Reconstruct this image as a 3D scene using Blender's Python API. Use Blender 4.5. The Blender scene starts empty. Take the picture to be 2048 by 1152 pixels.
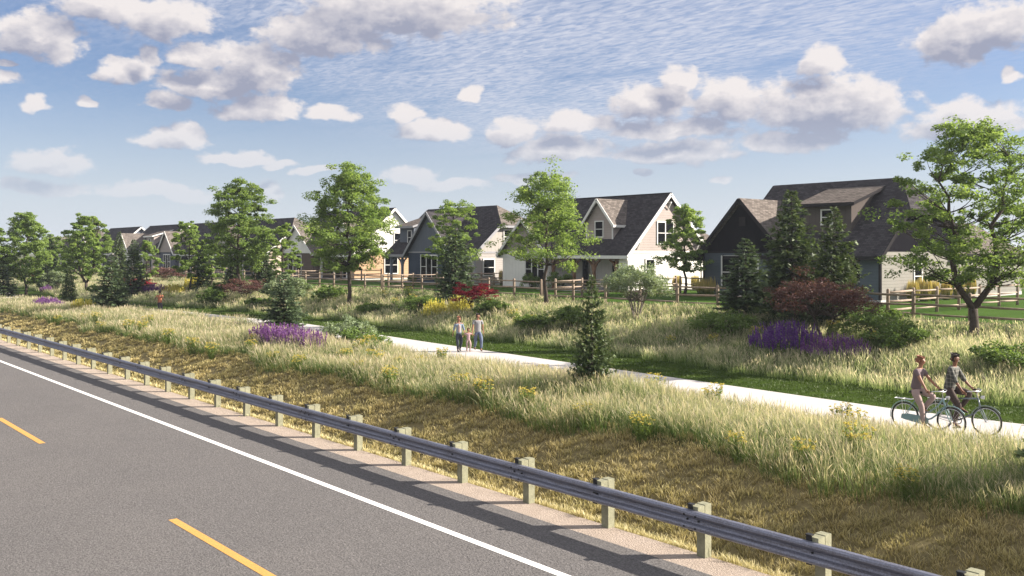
import bpy, math, random
import numpy as np
from mathutils import Vector, Matrix

R = math.radians
scene = bpy.context.scene
COL = scene.collection

# ------------------------------------------------------------------ camera
cam_d = bpy.data.cameras.new('camera')
cam = bpy.data.objects.new('camera', cam_d)
COL.objects.link(cam)
cam.location = (0, 0, 4.36)
cam.rotation_euler = (R(90), 0, R(49.71))
cam_d.sensor_width = 36
cam_d.lens = 33.05
cam_d.shift_y = -0.0347
cam_d.clip_start = 0.1
cam_d.clip_end = 6000
scene.camera = cam

# ------------------------------------------------------------------ exposure
scene.view_settings.view_transform = 'Standard'
scene.view_settings.look = 'None'
scene.view_settings.gamma = 1
scene.view_settings.exposure = 1.5
scene.cycles.max_bounces = 8
scene.cycles.transparent_max_bounces = 16

# ------------------------------------------------------------------ sun
SUN = Vector((1.18, 1.52, 1.0)).normalized()
sl = bpy.data.lights.new('sun', 'SUN')
sl.energy = 5.0
sl.angle = R(0.5)
sl.color = (1.0, 0.91, 0.79)
so = bpy.data.objects.new('sun', sl)
COL.objects.link(so)
so.rotation_euler = SUN.to_track_quat('Z', 'Y').to_euler()
so.location = (60, 80, 60)

# ------------------------------------------------------------------ node helpers
class NT:
    def __init__(s, tree):
        s.t = tree; s.n = tree.nodes; s.l = tree.links
    def new(s, typ, **kw):
        n = s.n.new(typ)
        for k, v in kw.items():
            setattr(n, k, v)
        return n
    def put(s, sock, v):
        if v is None: return
        if isinstance(v, bpy.types.NodeSocket): s.l.new(v, sock)
        else:
            try: sock.default_value = v
            except Exception:
                sock.default_value = (*v, 1.0)
    def m(s, op, a, b=None, c=None, clamp=False):
        n = s.new('ShaderNodeMath', operation=op, use_clamp=clamp)
        s.put(n.inputs[0], a); s.put(n.inputs[1], b); s.put(n.inputs[2], c)
        return n.outputs[0]
    def v(s, op, a, b=None, c=None):
        n = s.new('ShaderNodeVectorMath', operation=op)
        s.put(n.inputs[0], a); s.put(n.inputs[1], b); s.put(n.inputs[2], c)
        return n.outputs['Value'] if op in ('LENGTH', 'DOT_PRODUCT', 'DISTANCE') else n.outputs[0]
    def mix(s, fac, a, b, blend='MIX'):
        n = s.new('ShaderNodeMix', data_type='RGBA', blend_type=blend)
        s.put(n.inputs[0], fac); s.put(n.inputs[6], a); s.put(n.inputs[7], b)
        return n.outputs[2]
    def rng(s, x, a, b, c=0.0, d=1.0, smooth=True):
        n = s.new('ShaderNodeMapRange', interpolation_type='SMOOTHSTEP' if smooth else 'LINEAR')
        s.put(n.inputs[0], x)
        for i, q in enumerate((a, b, c, d)): n.inputs[i + 1].default_value = q
        return n.outputs[0]
    def noise(s, vec, scale, detail=4, rough=0.5, dist=0.0):
        n = s.new('ShaderNodeTexNoise')
        s.put(n.inputs['Vector'], vec)
        n.inputs['Scale'].default_value = scale
        n.inputs['Detail'].default_value = detail
        n.inputs['Roughness'].default_value = rough
        n.inputs['Distortion'].default_value = dist
        return n.outputs[0]

# ------------------------------------------------------------------ world: sky and clouds
world = bpy.data.worlds.new('World')
scene.world = world
world.use_nodes = True
wt = NT(world.node_tree)
wt.n.clear()
sky = wt.new('ShaderNodeTexSky', sky_type='NISHITA')
sky.sun_disc = False
sky.sun_elevation = R(27.4)
sky.sun_rotation = math.atan2(1.18, 1.52)
sky.altitude = 300
sky.air_density = 1.0
sky.dust_density = 1.2
sky.ozone_density = 2.2

# clouds: azimuth, elevation, half width, half height (degrees)
def sky_deg(px, py, rx, ry):
    k = (px - 1024) / 1880.0
    az = -49.71 + math.degrees(math.atan(k))
    el = math.degrees(math.atan((505 - py) / (1880.0 * math.sqrt(1 + k * k))))
    s = math.degrees(1 / 1880.0)
    return az, el, 1.0 * rx * s / (1 + k * k), 1.08 * ry * s / math.sqrt(1 + k * k)
CLOUDS = [sky_deg(*c) for c in [
    (200, 20, 110, 48), (330, 50, 110, 55), (85, 82, 105, 55), (258, 148, 70, 30), (296, 125, 30, 36),
    (420, 172, 130, 40), (515, 150, 90, 70), (340, 205, 60, 24), (400, 115, 80, 26), (520, 222, 100, 30), (655, 230, 52, 22),
    (640, 75, 140, 55), (800, 30, 250, 62), (340, 280, 84, 24), (368, 270, 38, 32), (90, 328, 100, 34),
    (465, 316, 80, 19), (555, 330, 52, 9), (630, 345, 48, 8), (868, 260, 78, 28), (815, 226, 52, 26),
    (825, 357, 72, 26), (900, 378, 90, 18), (1022, 265, 54, 30), (1152, 248, 100, 28),
    (1305, 205, 96, 42), (1352, 172, 34, 40), (1455, 205, 100, 52), (1345, 262, 140, 26),
    (1660, 222, 190, 76), (1580, 288, 130, 34), (1120, 305, 120, 36), (1345, 308, 140, 30),
    (1935, 248, 160, 46), (1915, 85, 100, 66), (2010, 62, 120, 60), (1640, 130, 56, 36), (75, 215, 36, 22),
    (180, 213, 22, 18), (935, 197, 30, 20), (2022, 154, 24, 22), (85, 375, 120, 20), (330, 388, 150, 24),
    (545, 380, 40, 32), (1070, 358, 90, 16), (1294, 350, 20, 13), (1440, 356, 30, 10), (-20, 160, 60, 22), (10, 130, 26, 10)]]

grp = bpy.data.node_groups.new('cloud_field', 'ShaderNodeTree')
grp.interface.new_socket('P', in_out='INPUT', socket_type='NodeSocketVector')
grp.interface.new_socket('F', in_out='OUTPUT', socket_type='NodeSocketFloat')
g = NT(grp)
gi = g.new('NodeGroupInput'); go = g.new('NodeGroupOutput')
P = gi.outputs[0]
nw = g.new('ShaderNodeTexNoise')
g.put(nw.inputs['Vector'], g.v('MULTIPLY', P, (1, 1.25, 1)))
nw.inputs['Scale'].default_value = 0.30; nw.inputs['Detail'].default_value = 3
warp = g.v('MULTIPLY', g.v('SUBTRACT', nw.outputs['Color'], (0.5, 0.5, 0.5)), (2.6, 1.5, 0))
PW = g.v('ADD', P, warp)
dmin = None
for (az, el, a, b) in CLOUDS:
    q = g.v('MULTIPLY_ADD', PW, (1 / a, 1 / b, 0), (-az / a, -el / b, 0))
    q = g.v('MAXIMUM', q, g.v('MULTIPLY', q, (-1, -1.55, 0)))
    d = g.v('LENGTH', q)
    if dmin is None: dmin = d
    else:
        n = g.new('ShaderNodeMath', operation='SMOOTH_MIN')
        g.put(n.inputs[0], dmin); g.put(n.inputs[1], d); n.inputs[2].default_value = 0.12
        dmin = n.outputs[0]
fb = g.noise(g.v('MULTIPLY', P, (1, 1.5, 1)), 0.95, 9, 0.57)
fb2 = g.noise(g.v('MULTIPLY', P, (1, 1.3, 1)), 0.35, 2, 0.5)
F = g.m('SUBTRACT', 1.0, dmin)
F = g.m('ADD', F, g.m('MULTIPLY', g.m('SUBTRACT', fb, 0.47), 1.25))
F = g.m('ADD', F, g.m('MULTIPLY', g.m('SUBTRACT', fb2, 0.5), 0.5))
g.l.new(F, go.inputs[0])

tc = wt.new('ShaderNodeTexCoord')
sx = wt.new('ShaderNodeSeparateXYZ'); wt.l.new(tc.outputs['Generated'], sx.inputs[0])
az = wt.m('DEGREES', wt.m('ARCTAN2', sx.outputs[0], sx.outputs[1]))
el = wt.m('DEGREES', wt.m('ARCSINE', sx.outputs[2]))
cb = wt.new('ShaderNodeCombineXYZ'); wt.l.new(az, cb.inputs[0]); wt.l.new(el, cb.inputs[1])
PP = cb.outputs[0]
def field(vec):
    n = wt.new('ShaderNodeGroup'); n.node_tree = grp
    wt.l.new(vec, n.inputs[0]); return n.outputs[0]
f0 = field(PP)
f1 = field(wt.v('ADD', PP, (0.75, 1.15, 0)))
alpha = wt.rng(f0, -0.02, 0.36)
lit = wt.m('ADD', wt.m('MULTIPLY', wt.m('SUBTRACT', f0, f1), 1.15), 0.56)
thick = wt.rng(f0, 0.15, 0.95)
lit = wt.m('SUBTRACT', lit, wt.m('MULTIPLY', thick, 0.66), clamp=True)
WS = 0.060
def sc3(c): return tuple(x * 1.37 / (WS * 2 ** scene.view_settings.exposure) for x in c)
cl = wt.mix(lit, sc3((0.265, 0.28, 0.36)), sc3((0.66, 0.62, 0.61)))
# clouds thin and bluish near the horizon
lowc = wt.rng(el, 1.0, 9.0)
cl = wt.mix(wt.m('MULTIPLY', wt.m('SUBTRACT', 1.0, lowc), 0.55), cl, sc3((0.42, 0.49, 0.58)))
alpha = wt.m('MULTIPLY', alpha, wt.rng(el, 0.5, 10.0, 0.55, 0.97))
# mackerel cirrus
cz = wt.m('MAXIMUM', sx.outputs[2], 0.06)
pl = wt.v('DIVIDE', tc.outputs['Generated'], None)
dv = wt.n[-1]
cc = wt.new('ShaderNodeCombineXYZ')
for i in range(3): wt.l.new(cz, cc.inputs[i])
wt.l.new(cc.outputs[0], dv.inputs[1])
mp = wt.new('ShaderNodeMapping'); wt.l.new(pl, mp.inputs[0])
mp.inputs['Rotation'].default_value = (0, 0, R(40)); mp.inputs['Scale'].default_value = (1.0, 2.3, 1)
rip = wt.noise(mp.outputs[0], 11.0, 6, 0.55, 0.6)
rip2 = wt.noise(mp.outputs[0], 1.1, 4, 0.55)
reg = wt.rng(wt.m('ADD', el, wt.m('MULTIPLY', wt.m('ABSOLUTE', wt.m('ADD', az, 46.0)), -0.32)), 1.0, 9.0)
ca = wt.m('MULTIPLY', wt.rng(rip, 0.22, 0.78, 0.22, 0.95), wt.rng(rip2, 0.22, 0.54, 0.25, 1.0))
ca = wt.m('MULTIPLY', wt.m('MULTIPLY', ca, wt.m('ADD', wt.m('MULTIPLY', reg, 0.78), 0.10)), wt.rng(el, 3, 8))
base = wt.mix(1.0, sky.outputs[0], (0.645, 0.655, 0.765, 1), 'MULTIPLY')
# pale air towards the horizon
base = wt.mix(wt.rng(el, -1.0, 11.0, 0.88, 0.0), base, sc3((0.53, 0.575, 0.645)))
base = wt.mix(ca, base, sc3((0.56, 0.57, 0.63)))
col = wt.mix(alpha, base, cl)
# cloud cover added out of view, overhead and behind the camera, for fill light
vd = wt.v('DOT_PRODUCT', tc.outputs['Generated'], (-0.757, 0.642, 0.12))
fill_deck = wt.m('MULTIPLY', wt.rng(vd, 0.78, 0.52, 0.0, 1.0), wt.rng(sx.outputs[2], 0.0, 0.12))
dn = wt.noise(tc.outputs['Generated'], 2.2, 4, 0.55)
fill_deck = wt.m('MULTIPLY', fill_deck, wt.rng(dn, 0.30, 0.52))
col = wt.mix(fill_deck, col, sc3((0.66, 0.66, 0.70)))
bg = wt.new('ShaderNodeBackground'); wt.l.new(col, bg.inputs[0]); bg.inputs[1].default_value = WS
wo = wt.new('ShaderNodeOutputWorld'); wt.l.new(bg.outputs[0], wo.inputs[0])
world.cycles.sampling_method = 'MANUAL'
world.cycles.sample_map_resolution = 512

# ------------------------------------------------------------------ materials
MATS = {}
def new_mat(name):
    m = bpy.data.materials.new(name); m.use_nodes = True
    t = NT(m.node_tree); t.n.clear()
    o = t.new('ShaderNodeOutputMaterial')
    b = t.new('ShaderNodeBsdfPrincipled'); t.l.new(b.outputs[0], o.inputs[0])
    MATS[name] = m
    return m, t, b, o
def plain(name, c, rough=0.7, var=0.12, scale=6.0, bump=0.0, metal=0.0, spec=0.3):
    m, t, b, o = new_mat(name)
    tc = t.new('ShaderNodeTexCoord')
    nz = t.noise(tc.outputs['Object'], scale, 5, 0.6)
    k = t.rng(nz, 0.25, 0.75, 0, 1, False)
    lo = tuple(x * (1 - var) for x in c); hi = tuple(min(1, x * (1 + var)) for x in c)
    t.put(b.inputs['Base Color'], t.mix(k, lo, hi))
    b.inputs['Roughness'].default_value = rough
    b.inputs['Metallic'].default_value = metal
    b.inputs['Specular IOR Level'].default_value = spec
    if bump:
        bp = t.new('ShaderNodeBump'); bp.inputs['Strength'].default_value = bump; bp.inputs['Distance'].default_value = 0.02
        t.l.new(t.noise(tc.outputs['Object'], scale * 6, 4), bp.inputs['Height']); t.l.new(bp.outputs[0], b.inputs['Normal'])
    return m
def siding(name, c, kind='lap', pitch=0.19):
    m, t, b, o = new_mat(name)
    ge = t.new('ShaderNodeNewGeometry')
    s = t.new('ShaderNodeSeparateXYZ'); t.l.new(ge.outputs['Position'], s.inputs[0])
    if kind == 'lap':
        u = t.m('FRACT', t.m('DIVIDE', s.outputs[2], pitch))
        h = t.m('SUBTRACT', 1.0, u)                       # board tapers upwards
        line = t.rng(u, 0.0, 0.10, 0.72, 1.0)  # dark line under each lap, its shadow put into the colour
    else:
        u = t.m('FRACT', t.m('DIVIDE', t.m('ADD', s.outputs[0], s.outputs[1]), 0.42))
        h = t.m('LESS_THAN', u, 0.13)
        line = t.rng(t.m('ABSOLUTE', t.m('SUBTRACT', u, 0.15)), 0.0, 0.05, 0.78, 1.0)
    nz = t.noise(ge.outputs['Position'], 1.3, 5, 0.6)
    k = t.rng(nz, 0.25, 0.75, 0.92, 1.06, False)
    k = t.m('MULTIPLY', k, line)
    cmb = t.new('ShaderNodeCombineXYZ')
    for i in range(3): t.l.new(k, cmb.inputs[i])
    t.l.new(t.v('MULTIPLY', cmb.outputs[0], c), b.inputs['Base Color'])
    b.inputs['Roughness'].default_value = 0.8
    b.inputs['Specular IOR Level'].default_value = 0.0
    bp = t.new('ShaderNodeBump'); bp.inputs['Strength'].default_value = 0.7; bp.inputs['Distance'].default_value = 0.018
    t.l.new(h, bp.inputs['Height']); t.l.new(bp.outputs[0], b.inputs['Normal'])
    return m
def shingle(name, c):
    m, t, b, o = new_mat(name)
    uv = t.new('ShaderNodeUVMap')
    br = t.new('ShaderNodeTexBrick')
    t.l.new(uv.outputs[0], br.inputs['Vector'])
    br.inputs['Color1'].default_value = (*[x * 0.62 for x in c], 1); br.inputs['Color2'].default_value = (*[x * 1.35 for x in c], 1)
    br.inputs['Mortar'].default_value = (*[x * 0.4 for x in c], 1)
    br.inputs['Scale'].default_value = 1; br.inputs['Mortar Size'].default_value = 0.012
    br.inputs['Brick Width'].default_value = 0.30; br.inputs['Row Height'].default_value = 0.16
    nz = t.noise(uv.outputs[0], 9, 4, 0.7)
    t.l.new(t.mix(t.rng(nz, 0.3, 0.7, 0, 0.35, False), br.outputs['Color'], tuple(x * 0.55 for x in c)), b.inputs['Base Color'])
    b.inputs['Roughness'].default_value = 0.9
    b.inputs['Specular IOR Level'].default_value = 0.0
    bp = t.new('ShaderNodeBump'); bp.inputs['Strength'].default_value = 0.6; bp.inputs['Distance'].default_value = 0.02
    t.l.new(br.outputs['Color'], bp.inputs['Height']); t.l.new(bp.outputs[0], b.inputs['Normal'])
    return m
def leafmat(name, c1, c2, trans=0.35, rough=0.55, tip=None, clump=0.8, tr0=0.18, tr1=0.72):
    """foliage: colour from the per-leaf value v; optional tip colour along t"""
    m, t, b, o = new_mat(name)
    a = t.new('ShaderNodeAttribute'); a.attribute_name = 'v'
    cold = t.mix(a.outputs['Fac'], c1, c2)
    if tip is not None:
        a2 = t.new('ShaderNodeAttribute'); a2.attribute_name = 't'
        cold = t.mix(t.rng(a2.outputs['Fac'], tr0, tr1), cold, t.mix(a.outputs['Fac'], tip[0], tip[1]))
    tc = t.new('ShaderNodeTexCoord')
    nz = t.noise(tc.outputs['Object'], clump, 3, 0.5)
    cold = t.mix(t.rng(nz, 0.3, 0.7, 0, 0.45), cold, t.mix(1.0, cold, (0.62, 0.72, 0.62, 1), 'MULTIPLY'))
    t.l.new(cold, b.inputs['Base Color'])
    b.inputs['Roughness'].default_value = rough
    b.inputs['Specular IOR Level'].default_value = 0.25
    tr = t.new('ShaderNodeBsdfTranslucent')
    t.l.new(t.mix(1.0, cold, (1.12, 1.12, 0.85, 1) if tip is not None else (1.2, 1.2, 0.65, 1), 'MULTIPLY'), tr.inputs[0])
    mx = t.new('ShaderNodeMixShader'); mx.inputs[0].default_value = trans
    t.l.new(b.outputs[0], mx.inputs[1]); t.l.new(tr.outputs[0], mx.inputs[2])
    t.l.new(mx.outputs[0], o.inputs[0])
    return m

plain('white_trim', (0.70, 0.69, 0.67), 0.7, 0.04, spec=0.05)
plain('dark_trim', (0.030, 0.028, 0.030), 0.8, 0.1, spec=0.0)
plain('brown_trim', (0.14, 0.10, 0.08), 0.6, 0.1)
plain('grey_trim', (0.30, 0.30, 0.32), 0.8, 0.06, spec=0.0)
plain('porch_wood', (0.20, 0.11, 0.065), 0.7, 0.25, 3)
plain('blue_wood', (0.16, 0.19, 0.24), 0.7, 0.1, 3)
plain('soffit', (0.5, 0.48, 0.46), 0.7, 0.05)
plain('glass', (0.004, 0.005, 0.006), 0.12, 0.0, 1, 0, 0, 0.06)
plain('fence_wood', (0.26, 0.20, 0.155), 0.8, 0.3, 5, 0.3)
plain('post_wood', (0.225, 0.222, 0.15), 0.8, 0.25, 9, 0.4)
plain('bark', (0.055, 0.042, 0.033), 0.9, 0.4, 14, 0.6)
plain('pale_bark', (0.16, 0.14, 0.12), 0.9, 0.3, 14, 0.4)
plain('black_iron', (0.02, 0.02, 0.02), 0.5, 0.1)
plain('foundation', (0.42, 0.41, 0.40), 0.8, 0.1)
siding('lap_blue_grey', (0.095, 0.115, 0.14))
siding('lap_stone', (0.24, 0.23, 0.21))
siding('board_charcoal', (0.012, 0.0115, 0.0145), 'bb')
siding('board_brown_grey', (0.10, 0.086, 0.08), 'bb')
siding('board_white', (0.76, 0.74, 0.71), 'bb')
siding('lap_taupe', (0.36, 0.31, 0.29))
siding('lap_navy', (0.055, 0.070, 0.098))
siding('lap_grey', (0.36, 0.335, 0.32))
siding('board_grey', (0.38, 0.355, 0.33), 'bb')
siding('board_blue', (0.12, 0.135, 0.165), 'bb')
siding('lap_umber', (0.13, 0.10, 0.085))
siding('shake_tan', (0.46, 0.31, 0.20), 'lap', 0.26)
siding('board_beige', (0.50, 0.42, 0.36), 'bb')
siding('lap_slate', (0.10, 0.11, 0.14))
shingle('shingle_dark', (0.058, 0.054, 0.058))
shingle('shingle_brown', (0.155, 0.135, 0.122))
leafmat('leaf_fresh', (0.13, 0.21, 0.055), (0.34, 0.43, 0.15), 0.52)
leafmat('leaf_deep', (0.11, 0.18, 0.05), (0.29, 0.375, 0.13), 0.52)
leafmat('needle', (0.032, 0.060, 0.026), (0.18, 0.23, 0.095), 0.2, clump=1.5)
leafmat('needle_blue', (0.032, 0.060, 0.034), (0.17, 0.225, 0.115), 0.2, clump=1.5)
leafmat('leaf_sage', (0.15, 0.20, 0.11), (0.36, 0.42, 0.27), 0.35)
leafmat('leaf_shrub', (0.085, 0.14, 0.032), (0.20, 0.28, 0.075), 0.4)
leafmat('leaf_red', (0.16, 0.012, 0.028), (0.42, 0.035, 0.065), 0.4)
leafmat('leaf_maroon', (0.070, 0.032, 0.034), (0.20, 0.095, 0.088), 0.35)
leafmat('leaf_stem_green', (0.08, 0.14, 0.03), (0.16, 0.23, 0.06), 0.3)
leafmat('leaf_pale', (0.13, 0.20, 0.05), (0.26, 0.33, 0.11), 0.4)
leafmat('petal_purple', (0.14, 0.050, 0.23), (0.34, 0.15, 0.44), 0.35)
leafmat('petal_violet', (0.09, 0.030, 0.22), (0.26, 0.10, 0.44), 0.3)
leafmat('petal_yellow', (0.56, 0.48, 0.09), (0.80, 0.74, 0.26), 0.4)
leafmat('petal_gold', (0.46, 0.36, 0.07), (0.72, 0.61, 0.18), 0.35)
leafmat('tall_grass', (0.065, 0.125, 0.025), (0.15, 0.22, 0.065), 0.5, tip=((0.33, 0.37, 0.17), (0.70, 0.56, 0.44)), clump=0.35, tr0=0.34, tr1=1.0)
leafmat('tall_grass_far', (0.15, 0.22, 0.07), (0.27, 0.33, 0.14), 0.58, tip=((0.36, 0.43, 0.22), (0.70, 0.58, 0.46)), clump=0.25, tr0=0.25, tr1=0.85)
leafmat('dry_grass', (0.15, 0.12, 0.048), (0.33, 0.27, 0.115), 0.3, tip=((0.40, 0.325, 0.14), (0.68, 0.57, 0.30)), clump=1.0)
leafmat('dry_grass_sunlit', (0.30, 0.24, 0.11), (0.50, 0.42, 0.22), 0.3, tip=((0.56, 0.48, 0.26), (0.78, 0.68, 0.42)), clump=1.0)  # paler straw copy: the sunlit look of the slope is in its colour
leafmat('turf', (0.040, 0.072, 0.010), (0.085, 0.125, 0.020), 0.2, clump=0.6)
leafmat('ornamental', (0.10, 0.14, 0.03), (0.16, 0.19, 0.05), 0.25, tip=((0.48, 0.38, 0.12), (0.62, 0.50, 0.20)))

def ground_mat(name, cols, scales=(0.5, 6.0), bump=0.4, rough=0.95):
    m, t, b, o = new_mat(name)
    ge = t.new('ShaderNodeNewGeometry')
    a = t.noise(ge.outputs['Position'], scales[0], 5, 0.6)
    c = t.noise(ge.outputs['Position'], scales[1], 5, 0.65)
    x = t.mix(t.rng(a, 0.3, 0.7), cols[0], cols[1])
    x = t.mix(t.rng(c, 0.35, 0.7, 0, 0.8), x, cols[2])
    t.l.new(x, b.inputs['Base Color'])
    b.inputs['Roughness'].default_value = rough
    b.inputs['Specular IOR Level'].default_value = 0.03 if name in ('mown', 'yard') else 0.15
    bp = t.new('ShaderNodeBump'); bp.inputs['Strength'].default_value = bump; bp.inputs['Distance'].default_value = 0.05
    t.l.new(c, bp.inputs['Height']); t.l.new(bp.outputs[0], b.inputs['Normal'])
    return m
ground_mat('soil_green', [(0.05, 0.065, 0.02), (0.075, 0.085, 0.03), (0.10, 0.09, 0.045)])
ground_mat('soil_dry', [(0.16, 0.13, 0.06), (0.22, 0.18, 0.085), (0.11, 0.09, 0.04)], (1.2, 14))
ground_mat('mown', [(0.034, 0.058, 0.008), (0.05, 0.08, 0.012), (0.022, 0.04, 0.006)], (0.8, 20), 0.8)
ground_mat('yard', [(0.042, 0.085, 0.012), (0.055, 0.105, 0.015), (0.032, 0.066, 0.009)], (0.5, 20), 0.5)
ground_mat('gravel', [(0.42, 0.345, 0.285), (0.50, 0.415, 0.35), (0.31, 0.25, 0.205)], (2.5, 38), 1.0)
ground_mat('concrete', [(0.45, 0.43, 0.42), (0.49, 0.465, 0.455), (0.40, 0.38, 0.37)], (0.4, 9), 0.08, 0.85)
ground_mat('asphalt', [(0.122, 0.115, 0.113), (0.138, 0.129, 0.125), (0.098, 0.093, 0.093)], (0.35, 26), 0.5)
ground_mat('paint_white', [(0.78, 0.77, 0.75), (0.74, 0.73, 0.71), (0.64, 0.63, 0.61)], (2, 30), 0.2, 0.6)
ground_mat('paint_yellow', [(0.56, 0.31, 0.085), (0.52, 0.285, 0.08), (0.38, 0.215, 0.07)], (2, 30), 0.2, 0.6)
ground_mat('far_field', [(0.075, 0.085, 0.05), (0.10, 0.10, 0.06), (0.06, 0.07, 0.04)], (0.05, 0.7), 0.3)
# finer speckle for the asphalt
am = MATS['asphalt']; t = NT(am.node_tree)
b = [n for n in t.n if n.type == 'BSDF_PRINCIPLED'][0]
src = b.inputs['Base Color'].links[0].from_socket
ge = t.new('ShaderNodeNewGeometry')
vo = t.new('ShaderNodeTexVoronoi'); vo.inputs['Scale'].default_value = 55; t.l.new(ge.outputs['Position'], vo.inputs['Vector'])
sp = t.new('ShaderNodeSeparateColor'); t.l.new(vo.outputs['Color'], sp.inputs[0])
kk = t.rng(sp.outputs[0], 0.0, 1.0, 0.68, 1.34, False)
kc = t.new('ShaderNodeCombineXYZ')
for i in range(3): t.l.new(kk, kc.inputs[i])
lane = t.new('ShaderNodeSeparateXYZ'); t.l.new(ge.outputs['Position'], lane.inputs[0])
t.l.new(t.v('MULTIPLY', src, kc.outputs[0]), b.inputs['Base Color'])
# galvanised rail
m, t, b, o = new_mat('galvanised')
tc = t.new('ShaderNodeTexCoord')
mpn = t.new('ShaderNodeMapping'); t.l.new(tc.outputs['Object'], mpn.inputs[0]); mpn.inputs['Scale'].default_value = (0.6, 6, 6)
nz = t.noise(mpn.outputs[0], 3, 6, 0.7); n2 = t.noise(tc.outputs['Object'], 45, 3, 0.6)
cg = t.mix(t.rng(nz, 0.35, 0.7), (0.20, 0.21, 0.265), (0.13, 0.12, 0.13))
cg = t.mix(t.rng(n2, 0.4, 0.7, 0, 0.5), cg, (0.33, 0.345, 0.42))
t.l.new(cg, b.inputs['Base Color'])
b.inputs['Metallic'].default_value = 0.55; b.inputs['Roughness'].default_value = 0.48
# ------------------------------------------------------------------ terrain
FX = [-260, -200, -130, -105, -92, -75, -55, -40, -25, -14, -5, 20]
FY = [28, 28, 27, 24.0, 23.8, 28.0, 29.3, 28.1, 27.2, 26.65, 27.3, 29]
PY = [-80, 10.8, 10.86, 10.95, 13.2, 17.1, 19.5, 22.3, 23.1, 30.6, 31.4, 39.5, 41, 56, 90, 170]
PZ = [-.05, -.05, -.01, -.02, -1.45, -.08, .08, -.22, -.3, -.3, -.2, 1.25, 1.4, 1.4, 1.2, 2.0]
def far_edge(X): return np.interp(X, FX, FY)
def terrain(X, Y):
    X = np.asarray(X, float); Y = np.asarray(Y, float)
    s = far_edge(X) - 27.0
    w = np.where(Y > 27, np.clip((39.5 - Y) / 8, 0, 1), np.clip((Y - 19.5) / 3, 0, 1))
    z = np.interp(Y - s * w, PY, PZ)
    m = np.clip((Y - 17) / 1.5, 0, 1) * np.clip((22 - Y) / 1.5, 0, 1) + np.clip((Y - 31.5) / 2, 0, 1) * np.clip((39 - Y) / 2, 0, 1)
    return z + m * (.10 * np.sin(X * .31 + Y * .4) + .06 * np.sin(X * .83 - Y * .7))
def tz(x, y): return float(terrain(x, y))

# ------------------------------------------------------------------ object helpers
def tag(o, label=None, cat=None, group=None, kind=None):
    if label: o['label'] = label
    if cat: o['category'] = cat
    if group: o['group'] = group
    if kind: o['kind'] = kind
    return o
def empty(name, loc, label, cat, group=None, rz=0.0, scale=None):
    o = bpy.data.objects.new(name, None); COL.objects.link(o)
    o.empty_display_size = 0.3
    o.location = loc; o.rotation_euler = (0, 0, rz)
    if scale: o.scale = scale
    return tag(o, label, cat, group)
def copy_tree(o, loc, rz=0.0, scale=None, label=None, group=None):
    c = o.copy(); COL.objects.link(c); c.location = loc; c.rotation_euler = (0, 0, rz)
    if scale: c.scale = scale
    if label: c['label'] = label
    if group: c['group'] = group
    for ch in list(o.children):
        d = ch.copy(); COL.objects.link(d); d.parent = c
        for gch in list(ch.children):
            e = gch.copy(); COL.objects.link(e); e.parent = d
    return c

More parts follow.
